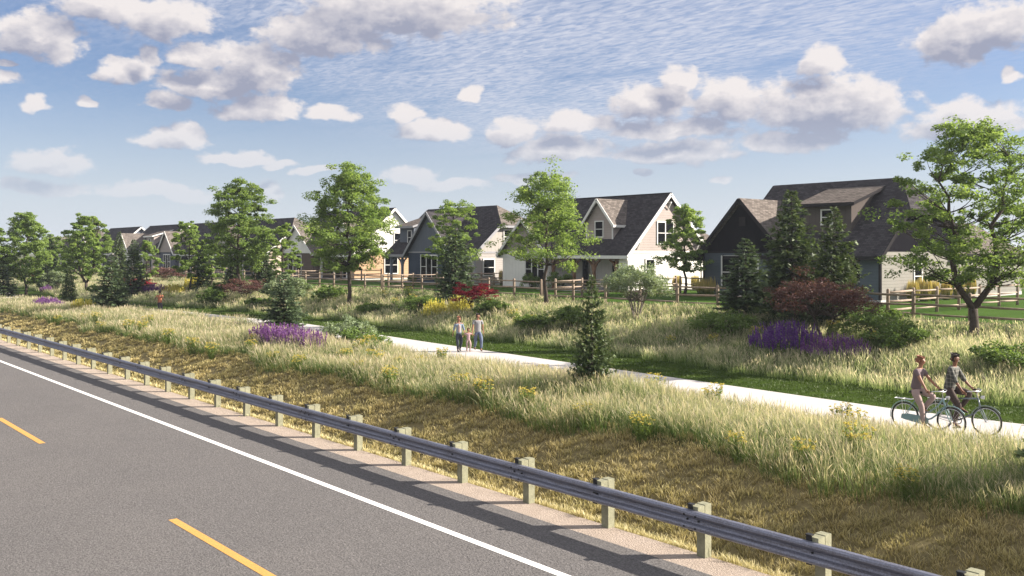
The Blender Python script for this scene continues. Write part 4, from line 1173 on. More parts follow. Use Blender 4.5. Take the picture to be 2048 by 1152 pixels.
    def corner(s, x, y, z1=EV, w=.12, z0=GZ): s.tr.box(x - w, x + .02, y - .02, y + w, z0, z1 - .12)

# charcoal house with grey lap siding, right
h = House(-40.9, -28.0, 'charcoal and grey house with a dark front gable and a shed dormer, farthest right', yr=57.4, yb=62.8, zr=9.0, trim='dark_trim')
h.wall('lap_blue_grey', -40.6, -34.2, 51.6, 56.0)
h.wall('lap_blue_grey', -38.6, -28.0, 54.0, 62.8)
h.wall('lap_blue_grey', -29.3, -28.02, 52.0, 53.99); h.wall('lap_stone', -28.019, -27.99, 52.0, 62.8)
h.gable_front('board_charcoal', -40.6, -34.2, 51.6, 52.0, 7.75)
h.tr.box(-40.62, -34.18, 51.57, 51.595, EV - .08, EV + .05)
h.tr.box(-40.63, -40.50, 51.57, 51.68, GZ, EV - .08)
h.tr.box(-37.65, -37.15, 51.56, 51.59, 6.1, 6.7)
h.roof_y(-40.6, -34.2, 51.6, 57.0, 7.80, rake=.42, oh=.5)
h.window('f', -39.0, -36.2, 2.05, 4.05, 51.6, 2)
h.window('f', -33.3, -31.6, GZ + .1, 3.65, 54.0, 2, False, door=True)
h.window('f', -30.9, -30.2, 2.6, 3.6, 54.0, 1, False)
h.xl = -38.6
h.hk = .85; h.roof_x(oh=.45, rake=.3, hip=2.1)
h.mb().prism([(52.02, EV + .004), (62.78, EV + .004), (59.8, 6.9), (55.0, 6.9)], 'x', -28.2, -28.0).build('gable_wall', 'board_charcoal', h.root)
h.gable_side('board_charcoal', -38.6, -38.4)
h.shed_dormer(-33.9, -30.6, 53.3, 5.2, 7.45, 'board_brown_grey', (-32.6, -31.9, 6.15, 7.0))
h.porch(-34.1, -29.35, 54.0, 'brown_trim', [-29.9, -33.8], True)
h.rear_wing('lap_stone', -35.0, -28.01, 72.0, 6.4)
h.window('s', 56.0, 56.9, 2.2, 3.6, -28.0); h.window('s', 66.5, 67.4, 2.2, 3.6, -28.0)
h.corner(-28.0, 52.0); h.corner(-34.2, 51.58)
h.tr.tube([(-41.1, 51.55, EV - .4), (-40.75, 51.5, EV - .75), (-40.7, 51.52, GZ + .1)], .045, 6)
h.done()

# white porch house
h = House(-62.0, -47.6, 'white board house with timber porch, gabled dormer and taupe gable', yf=51.6, yr=56.1, yb=60.8, zr=8.82)
h.wall('board_white', -61.6, -56.0, 51.2, 55.0)
h.wall('board_white', -62.0, -47.6, 54.2, 60.8)
h.wall('board_white', -48.5, -47.61, 51.6, 54.19)
h.gable_front('lap_taupe', -61.6, -56.0, 51.2, 51.6, 7.0)
h.roof_y(-61.6, -56.0, 51.2, 56.0, 7.05, rake=.4)
h.tr.box(-61.62, -55.98, 51.17, 51.195, EV - .08, EV + .05)
h.window('f', -58.6, -56.1 - .25, 2.0, 4.0, 51.2, 3)
h.window('f', -54.9, -54.3, GZ + .08, 3.7, 54.2, 1, False, 'grey_trim', True)
h.window('f', -51.6, -49.9, GZ + .08, 3.7, 54.2, 2, False, door=True)
h.porch(-56.0, -48.4, 54.2, 'porch_wood', [-55.8, -53.4, -51.2, -48.8])
h.roof_x(oh=.4, rake=.34); h.gable_side('lap_taupe', -47.8, -47.6)
h.gable_dormer(-52.85, -49.95, 52.5, 4.9, 6.75, 8.45, 'lap_taupe', (-51.8, -51.0, 5.6, 6.75))
h.window('s', 54.9, 56.7, 5.05, 6.65, -47.6, 2)
h.window('s', 53.6, 54.5, 2.4, 3.8, -47.6); h.window('s', 60.9, 63.2, 2.0, 3.9, -47.55, 2)
h.bracket(-47.6, 52.6, 5.15); h.bracket(-47.6, 56.1, 8.2); h.bracket(-47.6, 59.6, 5.15)
h.rear_wing('board_white', -54.0, -47.55, 64.5, 6.0)
h.tr.tube([(-47.45, 51.3, EV - .38), (-47.5, 51.5, EV - .75), (-47.52, 51.55, GZ + .1)], .045, 6)
h.corner(-47.6, 51.58, EV - .1); h.done()

# navy and grey house
h = House(-80.5, -66.5, 'house with navy front, grey clipped gable side and blue shed dormer', yf=52.0, yr=57.0, yb=62.0, zr=8.75, trim='grey_trim')
h.wall('lap_navy', -76.2, -69.2, 51.4, 56.0)
h.wall('lap_navy', -80.5, -69.3, 54.3, 61.9)
h.wall('lap_grey', -69.2, -66.5, 52.0, 62.0)
h.gable_front('board_blue', -76.2, -69.2, 51.4, 51.8, 8.05)
h.roof_y(-76.2, -69.2, 51.4, 57.0, 8.1, rake=.4, mat='shingle_dark')
h.tr.box(-76.22, -69.18, 51.37, 51.395, EV - .08, EV + .05)
h.window('f', -74.0, -71.4, 2.0, 4.05, 51.4, 3)
h.window('f', -78.2, -76.6, GZ + .08, 3.6, 54.3, 2, False, door=True)
h.porch(-80.5, -76.3, 54.3, 'blue_wood', [-80.3, -78.3])
h.roof_x(oh=.4, rake=.34, hip=1.9)
h.mb().prism([(52.02, EV + .004), (61.98, EV + .004), (59.2, 6.85), (54.8, 6.85)], 'x', -66.7, -66.5).build('gable_wall', 'board_grey', h.root)
h.tr.box(-66.7, -66.465, 51.97, 62.03, EV - .1, EV + .06)
h.shed_dormer(-80.1, -77.6, 53.0, 4.6, 7.0, 'board_blue', (-78.6, -78.0, 5.2, 6.5))
h.window('s', 53.0, 54.2, 2.3, 3.7, -66.5); h.window('s', 55.8, 57.0, 2.3, 3.7, -66.5); h.window('s', 55.4, 57.4, 5.2, 6.4, -66.5, 2)
h.rear_wing('lap_grey', -73.0, -66.51, 67.0, 6.0)
h.corner(-66.5, 52.0); h.done()

# white gabled house with umber front
h = House(-102.4, -87.0, 'white gabled house with umber front walls and tan shingled side', yf=51.8, yr=56.7, yb=61.6, zr=9.1)
h.wall('lap_umber', -102.2, -94.6, 51.0, 55.0)
h.wall('lap_umber', -102.3, -87.3, 54.3, 61.5)
h.wall('shake_tan', -88.2, -87.0, 51.8, 61.6)
h.gable_front('board_white', -102.2, -94.6, 50.94, 51.4, 7.35)
h.roof_y(-102.2, -94.6, 51.0, 57.0, 7.4, rake=.4)
h.tr.box(-102.25, -94.55, 50.9, 50.938, EV - .12, EV + .05)
h.tr.box(-98.55, -98.25, 50.90, 50.935, 5.5, 6.2)
h.window('f', -100.4, -99.3, 1.9, 4.0, 51.0); h.window('f', -98.4, -97.3, 1.9, 4.0, 51.0)
h.window('f', -93.6, -92.4, GZ + .08, 3.7, 54.3, 1, False, door=True)
h.porch(-94.5, -88.3, 54.3, 'white_trim', [-94.3, -91.4, -88.6])
h.roof_x(oh=.4, rake=.34); h.gable_side('board_white', -87.2, -86.95, EV)
h.gable_dormer(-92.0, -89.4, 52.6, 4.9, 6.6, 8.1, 'board_white', (-91.1, -90.3, 5.4, 6.5))
h.window('s', 56.8, 58.9, 4.95, 6.45, -86.95, 2); h.window('s', 55.6, 57.2, 2.1, 3.9, -87.0, 1)
h.rear_wing('shake_tan', -93.0, -87.01, 66.0, 6.0)
h.done()

# beige house with dark roofs
h = House(-125.0, -108.0, 'beige sided house with slate front corner and broad dark roof behind the tall bushy tree', yr=57.0, yb=62.0, zr=8.75)
h.wall('lap_slate', -124.8, -115.5, 51.6, 56.0); h.wall('lap_slate', -124.9, -108.3, 54.0, 61.9); h.wall('board_beige', -109.4, -108.0, 52.0, 62.0)
h.gable_front('board_grey', -123.8, -117.2, 51.5, 51.9, 7.2); h.roof_y(-123.8, -117.2, 51.6, 57, 7.3, rake=.4)
h.window('f', -122.0, -119.2, 2.0, 4.0, 51.6, 3); h.window('f', -113.5, -111.4, GZ + .08, 3.7, 54.0, 2, False, door=True)
h.porch(-115.4, -109.4, 54.0, 'white_trim'); h.roof_x(hip=1.7)
h.mb().prism([(52.02, EV + .004), (61.98, EV + .004), (59.1, 7.0), (54.9, 7.0)], 'x', -108.2, -108.0).build('gable_wall', 'board_beige', h.root)
h.window('s', 54.0, 55.2, 2.3, 3.7, -108.0); h.window('s', 58.0, 59.4, 2.3, 3.7, -108.0)
h.rear_wing('board_beige', -115.0, -108.01, 67.0, 6.0); h.done()

# row further left
def simple(xl, xr, label, side, up, front, roof='shingle_dark', hip=0, dormer=None):
    h = House(xl, xr, label, yr=57.0, yb=62.0, zr=8.75, roof=roof)
    w = xr - xl
    h.wall(front, xl + .2, xl + 6.4, 51.4, 56.0); h.wall(side, xl, xr - 1.2, 54.1, 62.0); h.wall(side, xr - 1.19, xr, 52.0, 62.0)
    h.gable_front(up, xl + .2, xl + 6.4, 51.3, 51.7, 7.3); h.roof_y(xl + .2, xl + 6.4, 51.4, 57, 7.4, rake=.4)
    h.window('f', xl + 2.0, xl + 4.6, 2.0, 4.0, 51.4, 3); h.window('f', xl + 8, xl + 10, GZ + .08, 3.7, 54.1, 2, False, door=True)
    h.porch(xl + 6.5, xr - 1.2, 54.1, 'white_trim'); h.roof_x(hip=hip)
    if not hip: h.gable_side(up, xr - .2, xr)
    else: h.mb().prism([(52.02, EV + .004), (61.98, EV + .004), (59.1, 7.0), (54.9, 7.0)], 'x', xr - .2, xr).build('gable_wall', up, h.root)
    h.window('s', 53.6, 54.8, 2.2, 3.7, xr); h.window('s', 57.4, 58.8, 2.2, 3.7, xr); h.window('s', 56.0, 58.0, 5.2, 6.6, xr, 2)
    if dormer: h.shed_dormer(xr - 6.5, xr - 3.2, 53.0, 4.8, 7.0, up, (xr - 5.4, xr - 4.6, 5.4, 6.5))
    h.rear_wing(side, xr - 7, xr - .01, 67, 6.0); h.done()
simple(-143.5, -128.2, 'beige house half hidden left of the tall bushy tree', 'board_beige', 'lap_taupe', 'lap_slate', hip=1.8)
simple(-163.0, -147.0, 'white porch house with taupe gable beside the far maroon maple', 'board_beige', 'lap_taupe', 'board_white', dormer=1)
simple(-184.0, -168.0, 'slate fronted house with white gable trim at far left', 'lap_grey', 'lap_slate', 'lap_slate')
simple(-206.0, -189.5, 'farthest house, mostly hidden by the left trees', 'board_white', 'lap_taupe', 'board_white', hip=1.8)

# ------------------------------------------------------------------ fences
def fence(x0, y0, x1, y1, label, step=2.6, group='wooden rail fences', nr=3, H=1.28):
    L = math.hypot(x1 - x0, y1 - y0); n = max(1, round(L / step)); o = (x0, y0, tz(x0, y0))
    root = empty('rail_fence', o, label, 'fence', group)
    rg2 = random.Random(int(abs(x0 * 10 + y0)))
    P = [(x0 + (x1 - x0) * i / n, y0 + (y1 - y0) * i / n) for i in range(n + 1)]
    for x, y in P:
        z = tz(x, y); m = MB(o); q = rg2.uniform(-.02, .02)
        m.tube([(x, y, z - .2), (x + q, y, z + H - .05), (x + q, y, z + H)], [.085, .078, .045], 8); m.build('post', 'fence_wood', root, True)
    for i in range(n):
        for k in range(nr):
            zz = H - .16 - k * .42
            a, b = P[i], P[i + 1]
            m = MB(o); w = rg2.uniform(.045, .06); j = rg2.uniform(-.025, .025)
            za = tz(*a) + zz + j; zb = tz(*b) + zz + rg2.uniform(-.025, .025)
            m.tube([(a[0], a[1], za), ((a[0] + b[0]) / 2, (a[1] + b[1]) / 2, (za + zb) / 2 - .015), (b[0], b[1], zb)], [w * .8, w, w * .8], 7); m.build('rail', 'fence_wood', root, True)
FY_ = 40.6
cuts = [-8.0, -25.5, -45.0, -64.0, -84.5, -105.0, -125.5, -145.0, -165.0, -186.0]
LB = ['wooden rail fence section right of the large maroon maple', 'wooden rail fence section in front of the charcoal house', 'wooden rail fence section in front of the white porch house',
      'wooden rail fence section in front of the navy and grey house', 'wooden rail fence section in front of the white gabled house with umber front', 'wooden rail fence section in front of the beige house behind the tall tree',
      'wooden rail fence section in front of the half hidden beige house', 'wooden rail fence section in front of the far white porch house', 'wooden rail fence section at the far left, before the slate house']
for i in range(9): fence(cuts[i], FY_, cuts[i + 1] + .25, FY_, LB[i])
SX = [(-22.0, 'side fence running back along the right lawn of the charcoal house'), (-44.6, 'side fence between the charcoal house and the white porch house'),
      (-64.4, 'side fence between the white porch house and the navy house'), (-84.4, 'side fence between the navy house and the white gabled house'), (-105.2, 'side fence between the white gabled house and the beige house')]
for x, lab in SX: fence(x, FY_ + .9, x, 56.0 if x > -30 else 53.5, lab, group='side fences between the yards')
fence(-15.0, FY_ + 3.0, -15.0, 62.0, 'side fence at the right edge of the view on the bright lawn', group='side fences between the yards')
fence(-44.2, 53.5, -41.6, 53.5, 'short cross fence beside the left wall of the charcoal house', group='side fences between the yards')
fence(-66.2, 51.0, -62.6, 51.0, 'short cross fence between navy house and white porch house', group='side fences between the yards')
# ------------------------------------------------------------------ people and bicycles
plain('skin', (0.30, 0.15, 0.095), 0.55, 0.06, 20)
plain('skin_dark', (0.21, 0.10, 0.06), 0.55, 0.06, 20)
plain('hair_brown', (0.10, 0.045, 0.025), 0.7, 0.3, 30)
plain('hair_dark', (0.025, 0.018, 0.015), 0.7, 0.3, 30)
plain('hair_auburn', (0.20, 0.08, 0.045), 0.7, 0.3, 30)
plain('denim_shirt', (0.17, 0.22, 0.28), 0.85, 0.15, 12)
plain('denim', (0.10, 0.125, 0.19), 0.85, 0.2, 12)
plain('dark_cloth', (0.035, 0.04, 0.055), 0.85, 0.2, 12)
plain('grey_cloth', (0.24, 0.24, 0.25), 0.85, 0.1, 12)
plain('mauve_cloth', (0.15, 0.11, 0.12), 0.85, 0.12, 25)
plain('pink_cloth', (0.34, 0.25, 0.235), 0.85, 0.1, 12)
plain('rose_print', (0.34, 0.22, 0.24), 0.85, 0.4, 35)
plain('brown_cloth', (0.055, 0.038, 0.032), 0.85, 0.15, 12)
plain('orange_cloth', (0.42, 0.16, 0.085), 0.85, 0.1, 12)
plain('charcoal_cloth', (0.075, 0.07, 0.085), 0.85, 0.1, 12)
plain('shoe_dark', (0.02, 0.018, 0.018), 0.6, 0.1)
plain('shoe_tan', (0.35, 0.22, 0.15), 0.7, 0.1)
plain('eye', (0.02, 0.015, 0.012), 0.3, 0.0)
plain('lip', (0.30, 0.09, 0.07), 0.6, 0.0)
m, t, b, o = new_mat('check_cloth')
tc = t.new('ShaderNodeTexCoord'); s_ = t.new('ShaderNodeSeparateXYZ'); t.l.new(tc.outputs['Object'], s_.inputs[0])
u = t.m('LESS_THAN', t.m('FRACT', t.m('MULTIPLY', t.m('ADD', s_.outputs[0], s_.outputs[1]), 11)), .28)
w = t.m('LESS_THAN', t.m('FRACT', t.m('MULTIPLY', s_.outputs[2], 11)), .28)
t.l.new(t.mix(t.m('MULTIPLY', t.m('ADD', u, w), .5), (0.045, 0.048, 0.042), (0.20, 0.19, 0.165)), b.inputs['Base Color']); b.inputs['Roughness'].default_value = .85

def skin_mesh(name, verts, edges, mat, parent, root=0, sub=2):
    """verts: [(co, rx[, ry])]"""
    me = bpy.data.meshes.new(name)
    me.from_pydata([tuple(v[0]) for v in verts], edges, [])
    me.materials.append(MATS[mat])
    o = bpy.data.objects.new(name, me); COL.objects.link(o); o.parent = parent
    fat = 1.08 if name in ('shirt', 'trousers', 'shorts', 'undershirt') else 1.0
    md = o.modifiers.new('skin', 'SKIN'); md.use_smooth_shade = True; md.branch_smoothing = .3
    sv = me.skin_vertices[0].data
    for i, v in enumerate(verts):
        sv[i].radius = (v[1] * fat, (v[2] if len(v) > 2 else v[1]) * fat); sv[i].use_root = (i == root)
    sb = o.modifiers.new('subdivision', 'SUBSURF'); sb.levels = sub; sb.render_levels = sub
    return o
def ik(a, c, l1, l2, hint):
    a = Vector(a); c = Vector(c); d = c - a; L = min(d.length, (l1 + l2) * .999); dn = d.normalized()
    x = (l1 * l1 - l2 * l2 + L * L) / (2 * L); hh = math.sqrt(max(l1 * l1 - x * x, 0))
    h = Vector(hint); h = (h - dn * h.dot(dn)).normalized()
    return a + dn * x + h * hh, a + dn * L

def person(loc, rz, label, H, pel, chest_dir, feet, hands, skin, hair, top, legs, shoes, sleeves='short', female=False, knee_hint=(1, 0, 0), elbow_hint=(-1, 0, -.4), hairkind='short', head_turn=0.0, grip=False, toe=(1, 0, -.05), inner=None, bare_leg=False):
    """local frame: +x forward, +y to the left; all lengths scale with H/1.75"""
    k = H / 1.75; V3 = Vector; KR = 1.10
    root = empty('person', loc, label, 'person', None, rz)
    up = V3(chest_dir).normalized(); P = V3(pel)
    sw = (.165 if female else .19) * k; hw = .095 * k
    waist = P + up * .16 * k; chest = P + up * .36 * k; shl = P + up * .475 * k; neck = P + up * .53 * k + V3((.01, 0, 0)) * k
    hd0 = neck + (up * .5 + V3((0, 0, .5))).normalized() * .075 * k + V3((.01, 0, 0)) * k
    c, s_ = math.cos(head_turn), math.sin(head_turn); fw = V3((c, s_, 0)); sd = V3((-s_, c, 0))
    verts = []; edges = []; head_z = shl.z + .01
    def add(co, r, r2=None, par=None):
        q_ = KR if r > .02 * k and r < .2 * k and co[2] < head_z else 1.0
        verts.append((V3(co), r * q_, (r2 if r2 else r) * q_)); i = len(verts) - 1
        if par is not None: edges.append((par, i))
        return i
    pe = add(P, .058 * k, .050 * k); wa = add(waist, (.088 if female else .10) * k, .085 * k, pe); ch = add(chest, .125 * k, .10 * k, wa)
    sh = add(shl, .085 * k, .07 * k, ch); ne = add(neck, .050 * k, None, sh)
    h0 = add(hd0, .058 * k, None, ne)
    h1 = add(hd0 + V3((0, 0, .055)) * k + fw * .012 * k, .078 * k, .085 * k, h0)
    h2 = add(hd0 + V3((0, 0, .125)) * k, .080 * k, .092 * k, h1)
    h3 = add(hd0 + V3((0, 0, .175)) * k - fw * .008 * k, .055 * k, .062 * k, h2)
    add(hd0 + V3((0, 0, .198)) * k - fw * .010 * k, .025 * k, .028 * k, h3)
    Arms = {}; Legs = {}
    for sg, nm in ((1, 'l'), (-1, 'r')):
        S = shl + V3((0, sg * sw, -.02 * k)); hand = V3(hands[0 if sg > 0 else 1])
        E_, Wp = ik(S, hand, .275 * k, .255 * k, V3(elbow_hint) + V3((0, sg * .35, 0)))
        a0 = add(S, .050 * k, None, sh); am = add(S.lerp(E_, .5), .042 * k, None, a0); a1 = add(E_, .036 * k, None, am); a2 = add(Wp, .024 * k, None, a1)
        fd = (Wp - E_).normalized()
        if grip: fd = (fd + V3((.5, 0, -.1))).normalized()
        sidev = fd.cross(V3((0, sg, 0))).normalized() if abs(fd.y) < .9 else V3((1, 0, 0))
        pm = add(Wp + fd * .055 * k, .030 * k, .016 * k, a2)
        lens = (.072, .080, .075, .060)
        for q in range(4):
            off = sidev * (.024 - .016 * q) * k
            b0 = Wp + fd * .085 * k + off
            f0_ = add(b0, .0088 * k, None, pm)
            bend = V3((0, -sg * .35, 0)) if not grip else V3((0, 0, -.9))
            f1_ = add(b0 + (fd + bend * .25).normalized() * lens[q] * .5 * k, .0082 * k, None, f0_)
            add(b0 + (fd + bend * .25).normalized() * lens[q] * .5 * k + (fd + bend * (1.6 if grip else .7)).normalized() * lens[q] * .45 * k, .007 * k, None, f1_)
        t0 = add(Wp + fd * .030 * k + sidev * .034 * k, .0100 * k, None, a2)
        add(Wp + fd * .075 * k + sidev * .052 * k + V3((0, -sg * .012, 0)) * k, .0088 * k, None, t0)
        Hp = P + V3((0, sg * hw, -.04 * k)); ft = V3(feet[0 if sg > 0 else 1])
        kh = V3(knee_hint) + V3((0, sg * .10, 0))
        K_, A_ = ik(Hp, ft, .425 * k, .425 * k, kh)
        l0 = add(Hp, .042 * k, None, pe); lm = add(Hp.lerp(K_, .5), .068 * k, None, l0); l1 = add(K_, .054 * k, None, lm)
        lc = add(K_.lerp(A_, .35), .052 * k, None, l1); l2 = add(A_, .033 * k, None, lc)
        td = V3(toe).normalized(); f1 = add(A_ + td * .09 * k + V3((0, 0, -.045 * k)), .032 * k, .024 * k, l2); add(A_ + td * .165 * k + V3((0, 0, -.052 * k)), .026 * k, .018 * k, f1)
        Arms[nm] = (S, E_, Wp); Legs[nm] = (Hp, K_, A_, td)
    # nose and ears grow from the head
    add(hd0 + V3((0, 0, .085)) * k + fw * .098 * k, .012 * k, None, h1)
    body = skin_mesh('body', verts, edges, skin, root)
    # eyes, lips
    for sg in (-1, 1):
        m = MB(); c0 = hd0 + V3((0, 0, .108)) * k + fw * .082 * k + sd * sg * .031 * k
        m.tube([c0 - fw * .006, c0 + fw * .004, c0 + fw * .009], [.012 * k, .011 * k, .004 * k], 8); m.build('eye', 'eye', root)
        m = MB(); e0 = hd0 + V3((0, 0, .09)) * k + sd * sg * .080 * k
        m.tube([e0 - V3((0, 0, .028 * k)), e0 + sd * sg * .012 * k, e0 + V3((0, 0, .03 * k))], [.006 * k, .014 * k, .008 * k], 6); m.build('ear', skin, root, True)
    m = MB(); c0 = hd0 + V3((0, 0, .045)) * k + fw * .080 * k
    m.bar(c0 - sd * .022 * k, c0 + sd * .022 * k, .012 * k, .010 * k); m.build('mouth', 'lip', root)
    # hair cap follows the skull
    hv = [(hd0 + V3((0, 0, .07)) * k - fw * .034 * k, .062 * k, .070 * k), (hd0 + V3((0, 0, .13)) * k - fw * .020 * k, .080 * k, .086 * k), (hd0 + V3((0, 0, .178)) * k - fw * .008 * k, .062 * k, .070 * k), (hd0 + V3((0, 0, .212)) * k - fw * .012 * k, .028 * k, .030 * k)]
    he = [(0, 1), (1, 2), (2, 3)]
    if hairkind == 'tail':
        hv += [(hd0 + V3((0, 0, .09)) * k - fw * .11 * k, .034 * k, .034 * k), (hd0 - V3((0, 0, .02)) * k - fw * .135 * k, .028 * k, .028 * k), (hd0 - V3((0, 0, .12)) * k - fw * .125 * k, .012 * k, .012 * k)]; he += [(0, 4), (4, 5), (5, 6)]
    if hairkind == 'long':
        hv += [(hd0 + V3((0, 0, .02)) * k - fw * .065 * k, .062 * k, .05 * k), (hd0 - V3((0, 0, .07)) * k - fw * .075 * k, .050 * k, .035 * k), (hd0 - V3((0, 0, .15)) * k - fw * .07 * k, .025 * k, .02 * k)]; he += [(0, 4), (4, 5), (5, 6)]
    if hairkind == 'bun':
        hv += [(hd0 + V3((0, 0, .13)) * k - fw * .12 * k, .045 * k, .045 * k), (hd0 + V3((0, 0, .12)) * k - fw * .155 * k, .025 * k, .025 * k)]; he += [(0, 4), (4, 5)]
    skin_mesh('hair', hv, he, hair, root, 1)
    # shirt
    g_ = 1.1
    sv = [(P - up * (.03 if female else .06) * k, .160 * k, .140 * k), (waist, (.125 if female else .148) * k, .118 * k), (chest, .160 * k, .130 * k), (shl, .110 * k, .088 * k), (neck - up * .022 * k, .060 * k, .055 * k)]
    se = [(0, 1), (1, 2), (2, 3), (3, 4)]
    if sleeves != 'none':
        for nm in 'lr':
            S, E_, Wp = Arms[nm]; n0 = len(sv)
            sv.append((S, .064 * k, .064 * k)); se.append((3, n0))
            e = .62 if sleeves == 'short' else 1.0
            sv.append((S.lerp(E_, e), .055 * k, .055 * k)); se.append((n0, n0 + 1))
            if sleeves in ('rolled', 'long'):
                f = .35 if sleeves == 'rolled' else .92
                sv.append((E_.lerp(Wp, f), .045 * k, .045 * k)); se.append((n0 + 1, n0 + 2))
    skin_mesh('shirt', sv, se, top, root, 1)
    if inner:
        q = chest + V3((.035, 0, 0)) * k
        skin_mesh('undershirt', [(P + V3((.040, 0, .02)) * k, .098 * k, .098 * k), (waist + V3((.045, 0, 0)) * k, .088 * k, .088 * k), (q + V3((.02, 0, 0)) * k, .088 * k, .095 * k), (shl + V3((.045, 0, -.02)) * k, .055 * k, .05 * k)], [(0, 1), (1, 2), (2, 3)], inner, root, 1)
    # trousers
    tv = [(P + up * .06 * k, .140 * k, .125 * k), (P - V3((0, 0, .03)) * k, .155 * k, .145 * k)]; te = [(0, 1)]
    for nm in 'lr':
        Hp, K_, A_, td = Legs[nm]; n0 = len(tv)
        tv += [(Hp, .112 * k, .112 * k), (Hp.lerp(K_, .5), .092 * k, .092 * k)]; te += [(1, n0), (n0, n0 + 1)]
        if not bare_leg:
            tv += [(K_, .070 * k, .070 * k), (K_.lerp(A_, .45), .064 * k, .064 * k), (K_.lerp(A_, .97), .047 * k, .047 * k)]
            te += [(n0 + 1, n0 + 2), (n0 + 2, n0 + 3), (n0 + 3, n0 + 4)]
    skin_mesh('shorts' if bare_leg else 'trousers', tv, te, legs, root, 1)
    for nm in 'lr':
        Hp, K_, A_, td = Legs[nm]
        skin_mesh('shoe', [(A_ - td * .035 * k - V3((0, 0, .035)) * k, .040 * k, .036 * k), (A_ + td * .075 * k - V3((0, 0, .045)) * k, .042 * k, .032 * k), (A_ + td * .175 * k - V3((0, 0, .055)) * k, .034 * k, .022 * k), (A_ - td * .005 * k + V3((0, 0, .02)) * k, .040 * k, .040 * k)], [(0, 1), (1, 2), (0, 3)], shoes, root, 0)
    return root

def pz(x, y): return tz(x, y) + .03
# the family walking towards the camera's right
man = (-34.75, 27.35); wom = (-35.1, 26.5); kid = (-34.7, 26.75)
A0 = R(-25)
person((*man, pz(*man)), A0, 'man in grey T-shirt and blue jeans walking on the path, right of the child', 1.80, (0, 0, .93), (.04, 0, 1),
       [(.26, .10, .10), (-.24, -.10, .14)], [(-.12, .30, .88), (.16, -.30, .86)], 'skin', 'hair_dark', 'grey_cloth', 'denim', 'shoe_dark', 'short', toe=(1, 0, -.02))
person((*wom, pz(*wom)), A0, 'woman in open pale blue shirt, pink top and black trousers walking left of the child', 1.66, (0, 0, .87), (.02, 0, 1),
       [(-.14, .08, .11), (.16, -.08, .09)], [(.12, .27, .84), (-.12, -.26, .80)], 'skin', 'hair_auburn', 'denim_shirt', 'dark_cloth', 'shoe_dark', 'rolled', True, hairkind='long', inner='pink_cloth')
person((*kid, pz(*kid)), A0, 'small child in patterned dress top and pale trousers holding hands between the adults', 1.12, (0, 0, .58), (.03, 0, 1),
       [(.10, .05, .07), (-.10, -.05, .08)], [(.02, .26, .78), (.02, -.26, .74)], 'skin', 'hair_brown', 'rose_print', 'pink_cloth', 'shoe_tan', 'short', True, hairkind='tail')
jg = (-70.2, 25.2)
person((*jg, pz(*jg)), R(150), 'jogger in orange T-shirt and dark overalls running away on the path at left', 1.80, (0, 0, .94), (.12, 0, 1),
       [(.30, .10, .16), (-.34, -.10, .32)], [(.02, .33, 1.12), (-.16, -.36, 1.06)], 'skin_dark', 'hair_dark', 'orange_cloth', 'charcoal_cloth', 'shoe_dark', 'short', elbow_hint=(-1, 0, -.8), inner=None)

